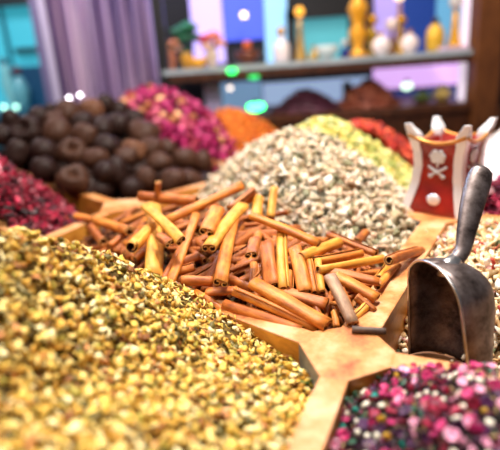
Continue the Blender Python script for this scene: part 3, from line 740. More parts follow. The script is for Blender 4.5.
def sw(s):
    k = .030; a = SL - s
    return SW * (1 if a > k else math.sqrt(max(0, 1 - ((k - a) / k) ** 2.3)) * .985 + .015) * (1.02 - .24 * s / SL)
def sdp(s):
    k = .036; a = SL - s
    return SD * (1 if a > k else math.sqrt(max(0, 1 - ((k - a) / k) ** 2.2)) * .97 + .03) * (.72 + .28 * min(1, s / .07))
bm = bmesh.new(); rows = []; SS = [SL * (1 - (1 - i / 25) ** 1.8) for i in range(26)]
for s in SS:
    w_, d_ = sw(s), sdp(s); row = []
    for j in range(21):
        a = math.pi * j / 20; cx = -math.cos(a); sx = math.sin(a)
        row.append(bm.verts.new(Vector(sp(s, w_ * math.copysign(abs(cx) ** .85, cx), d_ * sx ** .8)) - Vector(SO)))
    rows.append(row)
for a, c in zip(rows, rows[1:]):
    for j in range(20): bm.faces.new((a[j], a[j + 1], c[j + 1], c[j]))
me = bm_mesh('bowl', bm, [m_metal, m_inner], True); o = link('bowl', me, scoop)
md = o.modifiers.new('wall', 'SOLIDIFY'); md.thickness = .0012; md.offset = 0; md.use_even_offset = False
o['label'] = 'grey metal scoop bowl with a dark inside'
# rolled rim: down the near side, over the round back end, down the far side
rim = [Vector(sp(s, -sw(s), 0)) - Vector(SO) for s in SS] + [Vector(sp(s, sw(s), 0)) - Vector(SO) for s in SS[::-1]]
bm = bmesh.new(); tube(bm, rim, .0014, 8); link('rim', bm_mesh('rim', bm, m_metal2, True), scoop, 'brighter rolled metal rim')
# handle
hd = depth(sp(SL, 0, .01))
root = sp(SL - .008, 0, .020)
HP = [(root, .0065), (at_d(462, 252, hd + .012), .0075), (at_d(466.5, 231, hd + .020), .0096), (at_d(471, 210, hd + .028), .0116), (at_d(475.5, 192, hd + .035), .0127), (at_d(479, 180, hd + .040), .0128), (at_d(482, 171, hd + .043), .0108)]
def catmull(P, m=6):
    out = []; P = [np.array(p, float) for p in P]; Q = [2 * P[0] - P[1]] + P + [2 * P[-1] - P[-2]]
    for i in range(1, len(Q) - 2):
        for k in range(m):
            t = k / m; out.append(.5 * ((2 * Q[i]) + (Q[i + 1] - Q[i - 1]) * t + (2 * Q[i - 1] - 5 * Q[i] + 4 * Q[i + 1] - Q[i + 2]) * t * t + (3 * Q[i] - Q[i - 1] - 3 * Q[i + 1] + Q[i + 2]) * t ** 3))
    return out + [P[-1]]
hv = catmull([np.append(p, r) for p, r in HP]); bm = bmesh.new(); rings = []
ax = np.array([.86, -.5, .0]); ax /= np.linalg.norm(ax)
for i, q in enumerate(hv):
    t = hv[min(i + 1, len(hv) - 1)][:3] - hv[max(0, i - 1)][:3]; t /= np.linalg.norm(t); a = Rv - t * (Rv @ t); a /= np.linalg.norm(a); c = np.cross(t, a)
    rings.append([bm.verts.new(Vector(q[:3] + q[3] * (math.cos(f) * a + .62 * math.sin(f) * c)) - Vector(SO)) for f in np.linspace(0, 2 * math.pi, 20, endpoint=False)])
for a, c in zip(rings, rings[1:]):
    for k in range(20): bm.faces.new((a[k], a[(k + 1) % 20], c[(k + 1) % 20], c[k]))
bm.faces.new(rings[0][::-1]); 
tip = hv[-1]; t = hv[-1][:3] - hv[-2][:3]; t /= np.linalg.norm(t); a = Rv - t * (Rv @ t); a /= np.linalg.norm(a); c = np.cross(t, a)
r2_ = [bm.verts.new(Vector(tip[:3] + t * .004 + tip[3] * .6 * (math.cos(f) * a + .6 * math.sin(f) * c)) - Vector(SO)) for f in np.linspace(0, 2 * math.pi, 20, endpoint=False)]
for k in range(20): bm.faces.new((rings[-1][k], rings[-1][(k + 1) % 20], r2_[(k + 1) % 20], r2_[k]))
bm.faces.new(r2_)
hdl = link('handle', bm_mesh('handle', bm, m_metal, True), scoop)
bm = bmesh.new(); p0 = sp(SL - .003, 0, .014); p1 = HP[0][0] + (HP[1][0] - HP[0][0]) * .45
tube(bm, [Vector(root - su * .006) - Vector(SO), Vector(root + su * .001) - Vector(SO), Vector(p1) - Vector(SO)], [.0125, .0095, .0076], 14)
link('collar', bm_mesh('collar', bm, m_metal2, True), scoop, 'welded collar joining handle and bowl')

# ------------------------------------------------------------------ incense burner
m_red = solid('red_lacquer', '#740a04', .35, hex2='#a01a0a', scale=30, coat=.4)
m_white = solid('white_metal_trim', '#f0e8e8', .3, .25)
m_gold = solid('gold_rim', '#c8843c', .35, .5)
m_sil = solid('silver_emblem', '#e6e4e6', .3, .4)
bp_ = at_z(441, 214, .0)
burn = thing('incense_burner', 'red four-horned incense burner with white corners standing on the tray rim', 'incense burner', (bp_[0] + .020, bp_[1] + .03, .001), None, math.radians(-47))
BZ = [(0, .047), (.006, .047), (.02, .044), (.05, .0375), (.08, .0345), (.105, .036), (.122, .040)]
burn.scale = (1.06, 1.06, .93)
def bw(z):
    for (a, wa), (c, wc) in zip(BZ, BZ[1:]):
        if z <= c: return wa + (wc - wa) * (z - a) / (c - a)
    return BZ[-1][1] + (z - .122) * .20
bm = bmesh.new(); rg = []
for i in range(19):
    z = .122 * i / 18; w_ = bw(z); rg.append([bm.verts.new((sx * w_, sy * w_, z)) for sx, sy in ((-1, -1), (1, -1), (1, 1), (-1, 1))])
for a, c in zip(rg, rg[1:]):
    for k in range(4): bm.faces.new((a[k], a[(k + 1) % 4], c[(k + 1) % 4], c[k]))
bm.faces.new(rg[0][::-1])
inn = [bm.verts.new((sx * .030, sy * .030, .122)) for sx, sy in ((-1, -1), (1, -1), (1, 1), (-1, 1))]; inb = [bm.verts.new((sx * .02, sy * .02, .095)) for sx, sy in ((-1, -1), (1, -1), (1, 1), (-1, 1))]
for k in range(4):
    l = (k + 1) % 4; bm.faces.new((rg[-1][k], rg[-1][l], inn[l], inn[k])); bm.faces.new((inn[k], inn[l], inb[l], inb[k]))
bm.faces.new(inb); link('body', bm_mesh('body', bm, m_red), burn)
for sx, sy in ((-1, -1), (1, -1), (1, 1), (-1, 1)):
    bm = bmesh.new(); rr = []
    for i in range(27):
        z = .152 * i / 26; w_ = bw(z) + .0025; t = .0135 if z < .115 else .0135 + .003 * math.sin(min(1, (z - .115) / .03) * math.pi)
        t *= 1 if z < .135 else max(.45, 1 - (z - .135) / .05)
        rr.append([bm.verts.new((sx * (w_ - a * t), sy * (w_ - c * t), z)) for a, c in ((0, 0), (1, 0), (1, 1), (0, 1))])
    for a, c in zip(rr, rr[1:]):
        for k in range(4): bm.faces.new((a[k], a[(k + 1) % 4], c[(k + 1) % 4], c[k]))
    bm.faces.new(rr[0][::-1]); bm.faces.new(rr[-1])
    bmesh.ops.bevel(bm, geom=[e_ for e_ in bm.edges if abs(e_.verts[0].co.z - e_.verts[1].co.z) > .003], offset=.001, segments=1, affect='EDGES')
    link('corner_horn', bm_mesh('corner_horn', bm, m_white), burn, 'white corner strip ending in a pointed horn')
for k in range(4):      # curved rim rails sagging between the horns
    bm = bmesh.new(); A, Bq = [((-1, -1), (1, -1)), ((1, -1), (1, 1)), ((1, 1), (-1, 1)), ((-1, 1), (-1, -1))][k]; P = []
    for i in range(9):
        t = i / 8; w_ = .0405 + .003 * (2 * t - 1) ** 2; P.append(((A[0] * (1 - t) + Bq[0] * t) * w_, (A[1] * (1 - t) + Bq[1] * t) * w_, .120 + .014 * (2 * t - 1) ** 2))
    tube(bm, P, .0035, 8); link('rim', bm_mesh('rim', bm, m_gold, True), burn, 'gold curved rim between the horns')
def on_face(face, x, z, lift=.0015):
    w_ = bw(z) + lift; return [(x, -w_, z), (w_, x, z)][face]
for face in (0, 1):
    # palm crown over crossed swords, and a round boss low on the face
    bm = bmesh.new(); pc = on_face(face, 0, .098)
    for dx, dz in ((0, 0), (-.0075, .001), (.0075, .001), (-.005, -.006), (.005, -.006), (-.004, .0065), (.004, .0065)):
        p = on_face(face, dx, .098 + dz); ball(bm, p, .0056, *((1, .35, 1) if face == 0 else (.35, 1, 1)), sub=2)
    p = [on_face(face, 0, z) for z in (.094, .086, .080)]; tube(bm, p, .0016, 6)
    link('palm_emblem', bm_mesh('palm_emblem', bm, m_sil, True), burn, 'silver palm tree emblem')
    for s in (-1, 1):
        bm = bmesh.new(); P = [on_face(face, s * x, z) for x, z in ((-.0135, .0815), (-.009, .0775), (0, .0725), (.008, .0665))]
        tube(bm, P, [.0012, .0024, .0024, .002], 8); e_ = on_face(face, s * .0095, .065); ball(bm, e_, .0038, *((1, .5, 1) if face == 0 else (.5, 1, 1)), sub=2)
        e_ = on_face(face, -s * .0125, .0805); ball(bm, e_, .0026, *((1, .5, 1) if face == 0 else (.5, 1, 1)), sub=2)
        link('sword_emblem', bm_mesh('sword_emblem', bm, m_sil, True), burn, 'silver curved sword, one of a crossed pair')
    bm = bmesh.new(); p = on_face(face, 0, .026); ball(bm, p, .0105, *((1, .3, 1) if face == 0 else (.3, 1, 1)), sub=3)
    link('boss', bm_mesh('boss', bm, m_white, True), burn, 'round white boss')
m_pl = m_side

# one fallen petal and a few leaves by the tray corner
V, T = petal(2, .9); o = link('dried_petal', mesh_np('dried_petal', V, T, pmat('fallen_petal', '#a00c3c', '#e02c60'), smooth=True), None, 'single magenta petal fallen on the yellow flower flakes by the tray corner', 'petal')
p = hp_yellow.hit(312, 379); o.matrix_world = Matrix.Translation(Vector(p) + Vector((0, 0, .004))) @ Matrix.Rotation(.5, 4, 'Z') @ Matrix.Diagonal((.02, .008, .012, 1))
for k, (px, py) in enumerate(((302, 371), (291, 362), (318, 369), (283, 356), (306, 384))):
    V, T = t_curl(70 + k, 1.3, .5, 1.0, 9); o = link('dried_leaf', mesh_np('dried_leaf', V, T, pmat('green_leaf_bit', '#3c5a24', '#7a9a4c'), smooth=True), None, 'small green dried leaf on the yellow flakes close to the tray corner', 'leaf', 'green leaf bits by the tray corner')
    p = hp_yellow.hit(px, py); place(o, p + np.array([0, 0, .003]), (0, 0, 1), .011, tilt=.3)
for k, (px, py) in enumerate(((64, 219), (62, 223))):
    bm = bmesh.new(); ball(bm, (0, 0, 0), .009, 1, .9, .9, 2); p = hp_hib.hit(px, py)
    if k == 0 and p is not None:
        o = link('dried_berry', bm_mesh('dried_berry', bm, solid('yellow_berry', '#c07c18', .5, hex2='#e8b040', scale=90), True), None, 'small yellow dried berry at the foot of the crimson hibiscus heap', 'berry'); o.location = p
    else: bm.free()
# ------------------------------------------------------------------ room and shop behind
m_floor = solid('floor_tiles', '#6a5a50', .5, hex2='#8a7a6c', scale=6)
m_wall = solid('dim_wall', '#2a2430', .8, hex2='#3a3240', scale=4)
def flat(name, x0, x1, y0, y1, z0, z1, mt, parent=None, bev=0, **kw):
    bm = bmesh.new(); box(bm, x0, x1, y0, y1, z0, z1, bev)
    return link(name, bm_mesh(name, bm, mt), parent, **kw)
flat('floor', -4, 4, -2.5, 4.2, -1.0, -.9, m_floor, kind='structure')
flat('wall_back', -4, 4, 3.9, 4.0, -.9, 2.2, m_wall, kind='structure')
def XY(px, py, Y): p = at_y(px, py, Y); return p[0], p[2]
def rect(name, px0, py0, px1, py1, Y, mt, parent=None, t=.02, **kw):
    """an upright board with its front at distance Y, its corners at the given sight lines"""
    cx, cy = (px0 + px1) / 2, (py0 + py1) / 2
    x0 = XY(px0, cy, Y)[0]; x1 = XY(px1, cy, Y)[0]; z1 = XY(cx, py0, Y)[1]; z0 = XY(cx, py1, Y)[1]
    return flat(name, x0, x1, Y, Y + t, z0, z1, mt, parent, **kw)
YS, YB = 1.95, 2.42
sh = thing('display_shelving', 'glass-shelved shop display with lit panels and a dark wooden counter behind the stall', 'shelving', (.3, YS, -.9))
def part(name, x0, x1, y0, y1, z0, z1, mt, **kw):
    o = flat(name, x0 - .3, x1 - .3, y0 - YS, y1 - YS, z0 + .9, z1 + .9, mt, sh, **kw); return o
def rpart(name, px0, py0, px1, py1, Y, mt, t=.02, **kw):
    cx, cy = (px0 + px1) / 2, (py0 + py1) / 2
    return part(name, XY(px0, cy, Y)[0], XY(px1, cy, Y)[0], Y, Y + t, XY(cx, py1, Y)[1], XY(cx, py0, Y)[1], mt, **kw)
m_glass = solid('shelf_glass', '#a8b4bc', .15, .1, hex2='#c8d2d8', scale=8, coat=.5)
m_brown = wood('shelf_brown_wood', '#2a140a', '#5a3018', (2, 1, 1), .4)
m_post = wood('post_brown_wood', '#4a240c', '#7c4820', (1, 1, .3), .45)
m_black = solid('black_frame', '#0c080c', .5)
zs = XY(315, 60, YS)[1]; xl, xr = XY(163, 74, YS)[0], XY(472, 60, YS)[0]
part('glass_shelf', xl, xr, YS, YB, zs - .018, zs, m_glass)
part('shelf_rail', xl + .02, xr, YS + .004, YS + .03, zs - .046, zs - .0185, m_brown)
zl = XY(350, 110, YS)[1]
part('counter_top', XY(255, 115, YS)[0], xr, YS - .02, YB, zl - .03, zl, m_brown)
part('counter_front', XY(235, 125, YS)[0], XY(520, 125, YS)[0], YS, YS + .03, -.9, zl - .0305, m_brown)
part('post', XY(473, 60, YS)[0], XY(497, 60, YS)[0], YS - .03, YS + .05, -.9, 1.1, m_post)
part('post', XY(155, 50, YS)[0] , XY(166, 50, YS)[0], YS + .02, YS + .07, -.9, 1.1, m_black)
part('back_board', xl - .1, xr + .15, YB + .05, YB + .07, -.9, 1.1, m_black)
PAN = [(190, -40, 222, 64, '#b9a6ea', .75), (222, -40, 264, 40, '#4458d0', .7), (264, -40, 287, 64, '#8cc0e4', .8), (296, 16, 348, 60, '#4c9ea6', .6), (374, -40, 402, 46, '#a692d8', .7),
       (403, -40, 436, 58, '#1a3a86', .5), (437, -40, 463, 56, '#5f9cc0', .7), (222, 82, 262, 116, '#7fa2c8', .65), (263, 80, 368, 106, '#9fb4d8', .8), (374, 66, 464, 87, '#dcaef0', .95), (374, 90, 464, 108, '#34488e', .5)]
for (a, b_, c, d, h, s) in PAN: rpart('backlit_panel', a, b_, c, d, YB + .02, glow('panel_light', h, s), .02)
rpart('lit_upright', 464, -40, 473, 106, YS + .1, glow('upright_light', '#e6d6e8', .8), .03)
rpart('divider_post', 344, 82, 352, 110, YB - .05, m_brown, .04)
rpart('lilac_post', 205, 84, 221, 118, YS + .1, solid('lilac_paint', '#a89ac4', .5), .05)
rpart('frame_bar', 287, 2, 374, 17, YB - .02, m_black, .02); rpart('frame_bar', 287, 10, 296, 62, YB - .02, m_black, .02)
# the tall striped screen at the left and the turquoise window behind it
m_cur, nt, b = new_mat('lilac_screen')
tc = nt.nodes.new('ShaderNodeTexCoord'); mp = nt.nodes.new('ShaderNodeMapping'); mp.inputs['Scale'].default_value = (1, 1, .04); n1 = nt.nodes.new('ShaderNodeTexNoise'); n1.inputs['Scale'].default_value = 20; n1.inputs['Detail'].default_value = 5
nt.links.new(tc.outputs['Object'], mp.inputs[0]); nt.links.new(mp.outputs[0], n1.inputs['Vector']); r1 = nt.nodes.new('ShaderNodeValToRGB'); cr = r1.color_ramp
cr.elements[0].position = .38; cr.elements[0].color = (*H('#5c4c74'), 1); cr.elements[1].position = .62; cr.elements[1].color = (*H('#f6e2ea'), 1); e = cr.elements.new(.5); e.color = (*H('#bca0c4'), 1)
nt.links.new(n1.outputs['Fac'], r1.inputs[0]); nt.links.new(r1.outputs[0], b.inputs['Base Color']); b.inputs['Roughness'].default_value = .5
YC = 2.35
cz0, cz1 = -.9, 1.0; cx0, cx1 = XY(56, 60, YC)[0], XY(157, 60, YC)[0]
scr = thing('pleated_screen', 'tall lilac pleated screen hanging behind the dried limes', 'screen', ((cx0 + cx1) / 2, YC, cz0))
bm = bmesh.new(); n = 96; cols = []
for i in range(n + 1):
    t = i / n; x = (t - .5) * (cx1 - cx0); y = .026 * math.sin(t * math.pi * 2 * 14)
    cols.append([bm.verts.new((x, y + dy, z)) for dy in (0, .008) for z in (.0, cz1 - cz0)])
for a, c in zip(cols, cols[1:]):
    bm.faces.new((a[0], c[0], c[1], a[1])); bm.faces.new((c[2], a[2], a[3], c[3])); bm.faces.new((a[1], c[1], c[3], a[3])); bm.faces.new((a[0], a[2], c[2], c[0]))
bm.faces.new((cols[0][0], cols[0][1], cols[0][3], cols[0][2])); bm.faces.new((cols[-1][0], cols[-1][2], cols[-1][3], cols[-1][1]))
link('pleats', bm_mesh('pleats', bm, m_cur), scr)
flat('edge_strip', -(cx1 - cx0) / 2 - .03, -(cx1 - cx0) / 2 - .002, -.02, .02, 0, cz1 - cz0, solid('screen_edge', '#b8b0c8', .4), scr)
flat('edge_strip', -(cx1 - cx0) / 2 - .07, -(cx1 - cx0) / 2 - .032, -.01, .03, 0, cz1 - cz0, solid('screen_edge_dark', '#6a6488', .4), scr)
flat('top_rail', -(cx1 - cx0) / 2 - .07, (cx1 - cx0) / 2, -.03, .04, cz1 - cz0, cz1 - cz0 + .04, m_black, scr)
YW = 2.9
win = thing('window_1', 'turquoise lit shop window at the far left', 'window', (XY(0, 60, YW)[0], YW, -.9)); win['kind'] = 'structure'
def wpart(name, px0, py0, px1, py1, Y, mt, t=.03):
    o = rect(name, px0, py0, px1, py1, Y, mt, None, t); o.parent = win; o.matrix_parent_inverse = Matrix.Translation(-Vector(win.location)); return o
wpart('pane', -60, 8, 44, 112, YW + .1, glow('turquoise_light', '#3fb4c8', .62)); wpart('frame', -60, -60, 50, 7, YW, solid('window_frame_dark', '#0c2830', .5))
wpart('frame', -60, 112, 62, 150, YW, solid('window_sill_blue', '#2c7c98', .4)); wpart('pane', 14, 66, 50, 112, YW + .06, glow('deep_teal_light', '#0c3a58', .6)); wpart('rail', 14, 47, 50, 53, YW + .04, solid('teal_rail', '#0a3c48', .5))
wpart('mullion', 4, 8, 6, 66, YW + .05, solid('teal_mullion', '#1c6a80', .5)); wpart('pane', 40, -60, 56, 112, YW + .12, glow('night_blue', '#123048', .5))

# ------------------------------------------------------------------ goods on the shelves
GL = {}
def gm(h, rough=.25, metal=0.0, em=0):
    k = (h, rough, metal, em)
    if k not in GL:
        GL[k] = glow('lit_' + h[1:], h, em) if em else solid('glaze_' + h[1:], h, rough, metal)
    return GL[k]
def foot(px, Y=YS + .13, z=None):
    z = zs if z is None else z; p = at_y(px, 60, Y); return Vector((p[0], Y, z + .0005))
def hpx(h, Y=YS + .13): return h / FPX * Y * 1.02
def vessel(name, label, cat, px, h, w, mats, prof, capname='stopper', cap=None, Y=YS + .13, z=None, group=None):
    t = thing(name, label, cat, foot(px, Y, z), group); hh, ww = hpx(h, Y), hpx(w, Y) / 2
    bm = bmesh.new(); lathe(bm, [(0, 0)] + [(r * ww, q * hh) for r, q in prof] + [(0, prof[-1][1] * hh)], 20, close=False)
    link('body', bm_mesh('body', bm, mats[0], True), t)
    if cap:
        bm = bmesh.new(); z0 = prof[-1][1] * hh; kind, cw, ch = cap; ch_, cw_ = hpx(ch, Y), hpx(cw, Y) / 2
        if kind == 'ball': ball(bm, (0, 0, z0 + ch_ / 2), 1, cw_, cw_, ch_ / 2, 2)
        else: lathe(bm, [(cw_ * .8, z0), (cw_, z0 + ch_ * .3), (cw_ * .7, z0 + ch_ * .8), (cw_ * .15, z0 + ch_)], 14)
        link(capname, bm_mesh(capname, bm, mats[1], True), t)
    return t
BOT = [(.8, 0), (1, .06), (1, .55), (.85, .68), (.35, .78), (.3, 1)]
VAS = [(.6, 0), (.7, .05), (.5, .15), (.9, .45), (1, .62), (.7, .85), (.8, 1)]
CON = [(1, 0), (.95, .06), (.55, .35), (.38, .7), (.3, 1)]
ORN = [(.9, 0), (.9, .05), (.4, .12), (.7, .25), (.95, .36), (.5, .46), (.75, .58), (1, .7), (.6, .82), (.35, .9), (.3, 1)]
GLO = [(.5, 0), (.55, .08), (.9, .3), (1, .5), (.9, .7), (.5, .92), (.3, 1)]
gold, amber, bronze = gm('#d89a1c', .25, .6), gm('#f0a828', .2, .2), gm('#6a3418', .35, .4)
def flowers(name, label, px, potc, h, w, blooms, leafc, ph, pw):
    t = thing(name, label, 'flower vase', foot(px)); hh, ww = hpx(ph), hpx(pw) / 2
    bm = bmesh.new(); lathe(bm, [(0, 0)] + [(r * ww, q * hh) for r, q in VAS] + [(0, hh)], 16, close=False); link('vase', bm_mesh('vase', bm, gm(potc), True), t)
    for dx, dz, r, c in blooms:
        bm = bmesh.new(); rr = hpx(r); c0 = Vector((hpx(dx), hpx(abs(dx) * .2) - .01, hh + hpx(dz)))
        for k in range(6): ball(bm, c0 + Vector((math.cos(k * 1.05), math.sin(k * 1.05) * .8, .2 * (k % 2))) * rr * .55, rr * .55, sub=1)
        ball(bm, c0 + Vector((0, 0, rr * .3)), rr * .55, sub=1); link('blossom', bm_mesh('blossom', bm, gm(c, .5), True), t)
    bm = bmesh.new()
    for k in range(7): tube(bm, [(0, 0, hh * .5), (math.cos(k * .9) * ww * .6, math.sin(k * .9) * ww * .6, hh * 1.1), (math.cos(k * .9) * ww * 1.2, math.sin(k * .9) * ww, hh + hpx(8))], [.004, .007, .001], 5)
    link('leaves', bm_mesh('leaves', bm, gm(leafc, .6)), t)
flowers('flower_vase', 'copper vase with peach blossoms at the left end of the glass shelf', 171, '#b06a48', 30, 14, [(-3, 2, 5, '#d8987c'), (5, 5, 5, '#c87c5c'), (8, 0, 4, '#e0a890')], '#2c4a30', 18, 11)
flowers('flower_vase', 'gold pot with a round dark green plant on the glass shelf', 187, '#c8902c', 40, 20, [(-5, 18, 7, '#0c5a3c'), (4, 21, 8, '#0e6a44'), (8, 12, 7, '#0a4a34'), (0, 12, 7, '#0c5a3c')], '#0c4a30', 14, 13)
flowers('flower_vase', 'white vase with red and peach flowers on the glass shelf', 212, '#d8c0a8', 34, 18, [(-6, 8, 6, '#c83040'), (3, 10, 7, '#e87c60'), (8, 4, 6, '#f0a080'), (-3, 2, 6, '#f0c0a8')], '#4a2c34', 16, 13)
vessel('ornament_bowl', 'small golden bowl ornament between the plant and the flowers', 'ornament', 197, 9, 20, [amber], [(.5, 0), (.6, .1), (1, .6), (.9, 1)], Y=YS + .07)
vessel('bronze_censer', 'dark bronze censer with an orange ball on the glass shelf', 'ornament', 248, 12, 24, [bronze, gm('#e0661c', .3)], [(.6, 0), (.4, .15), (.95, .5), (1, .75), (.85, 1)], 'ball', ('ball', 9, 9))
vessel('perfume_bottle', 'white perfume bottle with a gold shoulder right of the bronze censer', 'bottle', 282, 24, 15, [gm('#f6e2dc', .2), gold], BOT, 'stopper', ('cone', 8, 7))
vessel('perfume_bottle', 'tall tapering gold bottle with an amber ball stopper', 'bottle', 301, 38, 13, [gm('#b89048', .25, .4), gm('#f0a838', .3, 0, 1.3)], CON, 'stopper', ('ball', 9, 9))
vessel('perfume_bottle', 'small gold bottle beside the tall tapering gold one', 'bottle', 314, 9, 9, [gm('#d8b060', .25, .4), gold], BOT, 'stopper', ('ball', 4, 4))
vessel('glass_bowl', 'pale frosted glass bowl in the middle of the glass shelf', 'bowl', 327, 12, 22, [gm('#c8d0cc', .2)], [(.3, 0), (.5, .1), (.95, .6), (1, .9), (.8, 1)])
vessel('perfume_bottle', 'small dark blue bottle left of the tall gold trophy', 'bottle', 345, 10, 9, [gm('#1c2478', .2), gm('#d8c8c0', .3)], BOT, 'stopper', ('ball', 6, 6))
vessel('gold_trophy', 'tall ornate gold trophy with swelling tiers', 'trophy', 358, 60, 19, [amber, gold], ORN, 'finial', ('cone', 9, 10))
vessel('gold_trophy', 'shorter dark gold trophy beside the tall tiered one', 'trophy', 372, 26, 12, [gm('#a8841c', .25, .5), gold], ORN, 'finial', ('ball', 10, 10))
vessel('perfume_bottle', 'round white globe bottle right of the short gold trophy', 'bottle', 381, 17, 17, [gm('#f8e8e4', .2), gold], GLO, 'stopper', ('ball', 5, 4), Y=YS + .06)
vessel('perfume_bottle', 'tall slim bronze bottle topped by a glowing cream globe', 'bottle', 398, 45, 10, [gm('#9a6a30', .3, .4), gm('#fbe0b0', .3, 0, 1.6)], CON, 'globe', ('ball', 12, 15), Y=YS + .2)
vessel('perfume_bottle', 'brown-footed bottle with a white globe top and gold side', 'bottle', 391, 20, 11, [gm('#7a4c20', .3, .3), gm('#f4dcd4', .3)], CON, 'globe', ('ball', 12, 12), Y=YS + .13)
vessel('perfume_bottle', 'small golden cone bottle behind the white globes', 'bottle', 400, 24, 12, [gm('#c89428', .25, .5), gold], CON, 'stopper', ('ball', 10, 10), Y=YS + .16)
vessel('perfume_bottle', 'round white globe bottle nearest the blue panel', 'bottle', 409, 17, 17, [gm('#fae6e0', .2), gold], GLO, 'stopper', ('ball', 5, 4), Y=YS + .06)
vessel('perfume_bottle', 'broad golden bottle with a dark cap in front of the blue panel', 'bottle', 434, 24, 17, [gm('#f0bc3c', .2, .2), gm('#3a2a1c', .3)], [(.7, 0), (.9, .08), (1, .5), (.85, .8), (.5, .95), (.4, 1)], 'cap', ('cone', 7, 6))
vessel('perfume_bottle', 'tall golden cone bottle with a frosted white top at the shelf\'s right end', 'bottle', 453, 34, 15, [gm('#e4a41c', .2, .3), gm('#dcd8d4', .2)], CON, 'globe', ('ball', 13, 17))
flat('folded_cloth', *(lambda p: (p.x - .05, p.x + .05))(foot(452, YS + .04)), YS + .003, YS + .06, zs + .0005, zs + .014, gm('#e8c4dc', .7), None, .004, label='folded pinkish cloth on the right front edge of the glass shelf', cat='cloth')
vessel('glass_vase', 'slim pale cyan glass vase at the left edge of the turquoise window', 'vase', 3, 40, 11, [gm('#8ad8e0', .15), gm('#4a6a80', .3)], VAS, 'stopper', ('ball', 7, 7), Y=2.8, z=XY(8, 110, 2.8)[1])
vessel('glass_vase', 'round pale cyan glass vase beside the slim one in the turquoise window', 'vase', 15, 30, 16, [gm('#70c4d4', .15), gm('#6a3a48', .3)], GLO, 'stopper', ('ball', 8, 9), Y=2.8, z=XY(8, 110, 2.8)[1])
flat('window_ledge', XY(-70, 112, 2.8)[0], XY(50, 112, 2.8)[0], 2.72, 2.9, XY(8, 110, 2.8)[1] - .05, XY(8, 110, 2.8)[1], solid('ledge_blue', '#2a6a84', .4), kind='structure')
def mound(name, label, px, w, h, mt, Y=YS + .1):
    t = hpx(w, Y) / 2; hh = hpx(h, Y); hp = Heap(np.array([at_y(px, 100, Y)[0], Y, zl + hh]), t, t * .7, 0, zl, .4, None, .002)
    heap_object(name, hp, mt, [(700, flakes, (.010, .020), .8, (0, .9), 0)], label, 'spice heap')
mound('maroon_spice_mound', 'dark maroon mound of dried goods on the counter behind the orange spice', 306, 66, 19, flake_mat('maroon_bits', [('#4a1830', 3), ('#6a2840', 3), ('#35101e', 2)]))
mound('russet_spice_mound', 'russet brown mound of dried goods on the counter under the trophies', 368, 60, 24, flake_mat('russet_bits', [('#8a4028', 3), ('#a8583c', 3), ('#5c2418', 2), ('#c88060', 1)]))
vessel('olive_jar', 'squat olive green jar on the right of the counter', 'jar', 424, 8, 20, [gm('#5c6a30', .4), gm('#4a5a28', .4)], GLO, 'lid', ('ball', 8, 3), z=zl)
vessel('yellow_jar', 'squat pale yellow jar beside the olive green one', 'jar', 444, 11, 18, [gm('#d8b868', .4), gm('#e8d8a0', .4)], GLO, 'lid', ('ball', 10, 4), z=zl)
def lamp(name, label, px, py, Y, r, h, s, wide=1.0):
    t = thing(name, label, 'lamp', at_y(px, py, Y)); rr = r / FPX * Y
    bm = bmesh.new(); ball(bm, (0, 0, 0), rr, wide, .7, 1, 2); link('bulb', bm_mesh('bulb', bm, glow('bulb_' + h[1:], h, s), True), t)
    bm = bmesh.new(); lathe(bm, [(rr * .5, rr * .8), (rr * .6, rr * 1.3), (rr * .2, rr * 1.6)], 12); link('socket', bm_mesh('socket', bm, m_black), t); return t
lamp('green_lamp', 'bright green lamp glowing above the orange spice heap', 256, 107, YS - .05, 4.5, '#38f078', 9, 2.0)
lamp('green_lamp', 'small green lamp shining at the edge of the glass shelf', 232, 71, YS - .02, 3.2, '#28e060', 4, 1.5)
lamp('green_lamp', 'faint green lamp under the middle of the glass shelf', 254, 77, YS - .02, 2.2, '#20b050', 2, 2.6)
lamp('white_lamp', 'left one of two white bulbs above the dried limes', 69, 98, 1.8, 1.7, '#fff6ff', 9)
lamp('white_lamp', 'right one of two white bulbs above the dried limes', 80, 95, 1.8, 1.7, '#fff6ff', 9)
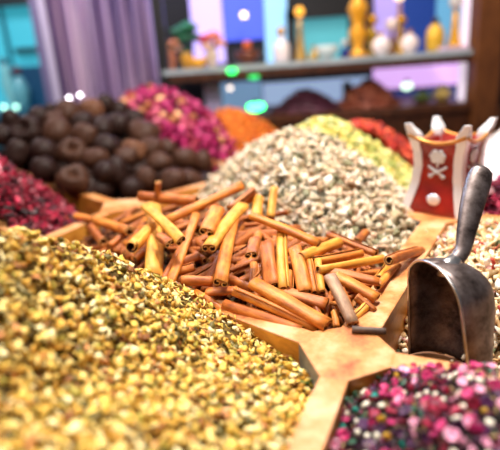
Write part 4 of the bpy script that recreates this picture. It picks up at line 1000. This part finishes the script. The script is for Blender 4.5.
lamp('cyan_lamp', 'outer of two dim cyan bulbs in the turquoise window', 4, 107, 2.6, 2.4, '#b8ffe8', 3)
lamp('cyan_lamp', 'inner of two dim cyan bulbs in the turquoise window', 16, 107, 2.6, 2.4, '#b8ffe8', 3)
lamp('white_lamp', 'pinkish white bulb before the blue panel', 244, 15, 2.3, 3, '#ffe0e8', 4)
lamp('white_lamp', 'pale bulb hanging below the glass shelf at its left end', 230, 88, 2.1, 2.5, '#ffe8d8', 2.5)
lamp('white_lamp', 'greenish white bulb under the pink lit panel', 407, 86, 2.1, 4, '#d8ffe0', 2.0, 1.4)

# ------------------------------------------------------------------ light
def area(name, loc, to, size, power, col, sy=None, spread=180):
    l = bpy.data.lights.new(name, 'AREA'); l.energy = power; l.color = col; l.size = size
    if sy: l.shape = 'RECTANGLE'; l.size_y = sy
    o = bpy.data.objects.new(name, l); COL.objects.link(o); o.location = loc
    o.rotation_euler = (Vector(to) - Vector(loc)).to_track_quat('-Z', 'Y').to_euler(); l.spread = math.radians(spread); return o
area('stall_light', (.25, .75, 1.25), (.05, .6, 0), .2, 28, (1, .95, .87))
area('stall_light', (-.5, .2, 1.1), (-.1, .6, 0), .5, 9, (1, .94, .86))  # unseen fill added from the camera side
area('shop_lamp', (.2, 1.6, 1.5), (.2, 2.0, 0), .8, 14, (1, .9, .8), .4)
area('screen_fill_light', (-1.1, 1.8, 1.2), (-.85, 2.35, .2), .25, 14, (1, .86, .88))  # unseen light added to brighten the pleated screen
area('blue_tint_light', (-.2, 2.2, 1.0), (-.5, 2.35, .45), .2, 4, (.25, .35, 1))
area('blue_tint_light', (-.35, 1.5, .9), (.25, .55, .08), .25, .9, (.35, .6, 1), spread=50)  # unseen light added for bluish edges on scoop handle and burner
w = bpy.data.worlds.new('world'); SC.world = w; w.use_nodes = True
w.node_tree.nodes['Background'].inputs[0].default_value = (.80, .86, 1.0, 1); w.node_tree.nodes['Background'].inputs[1].default_value = .12
SC.cycles.use_denoising = True
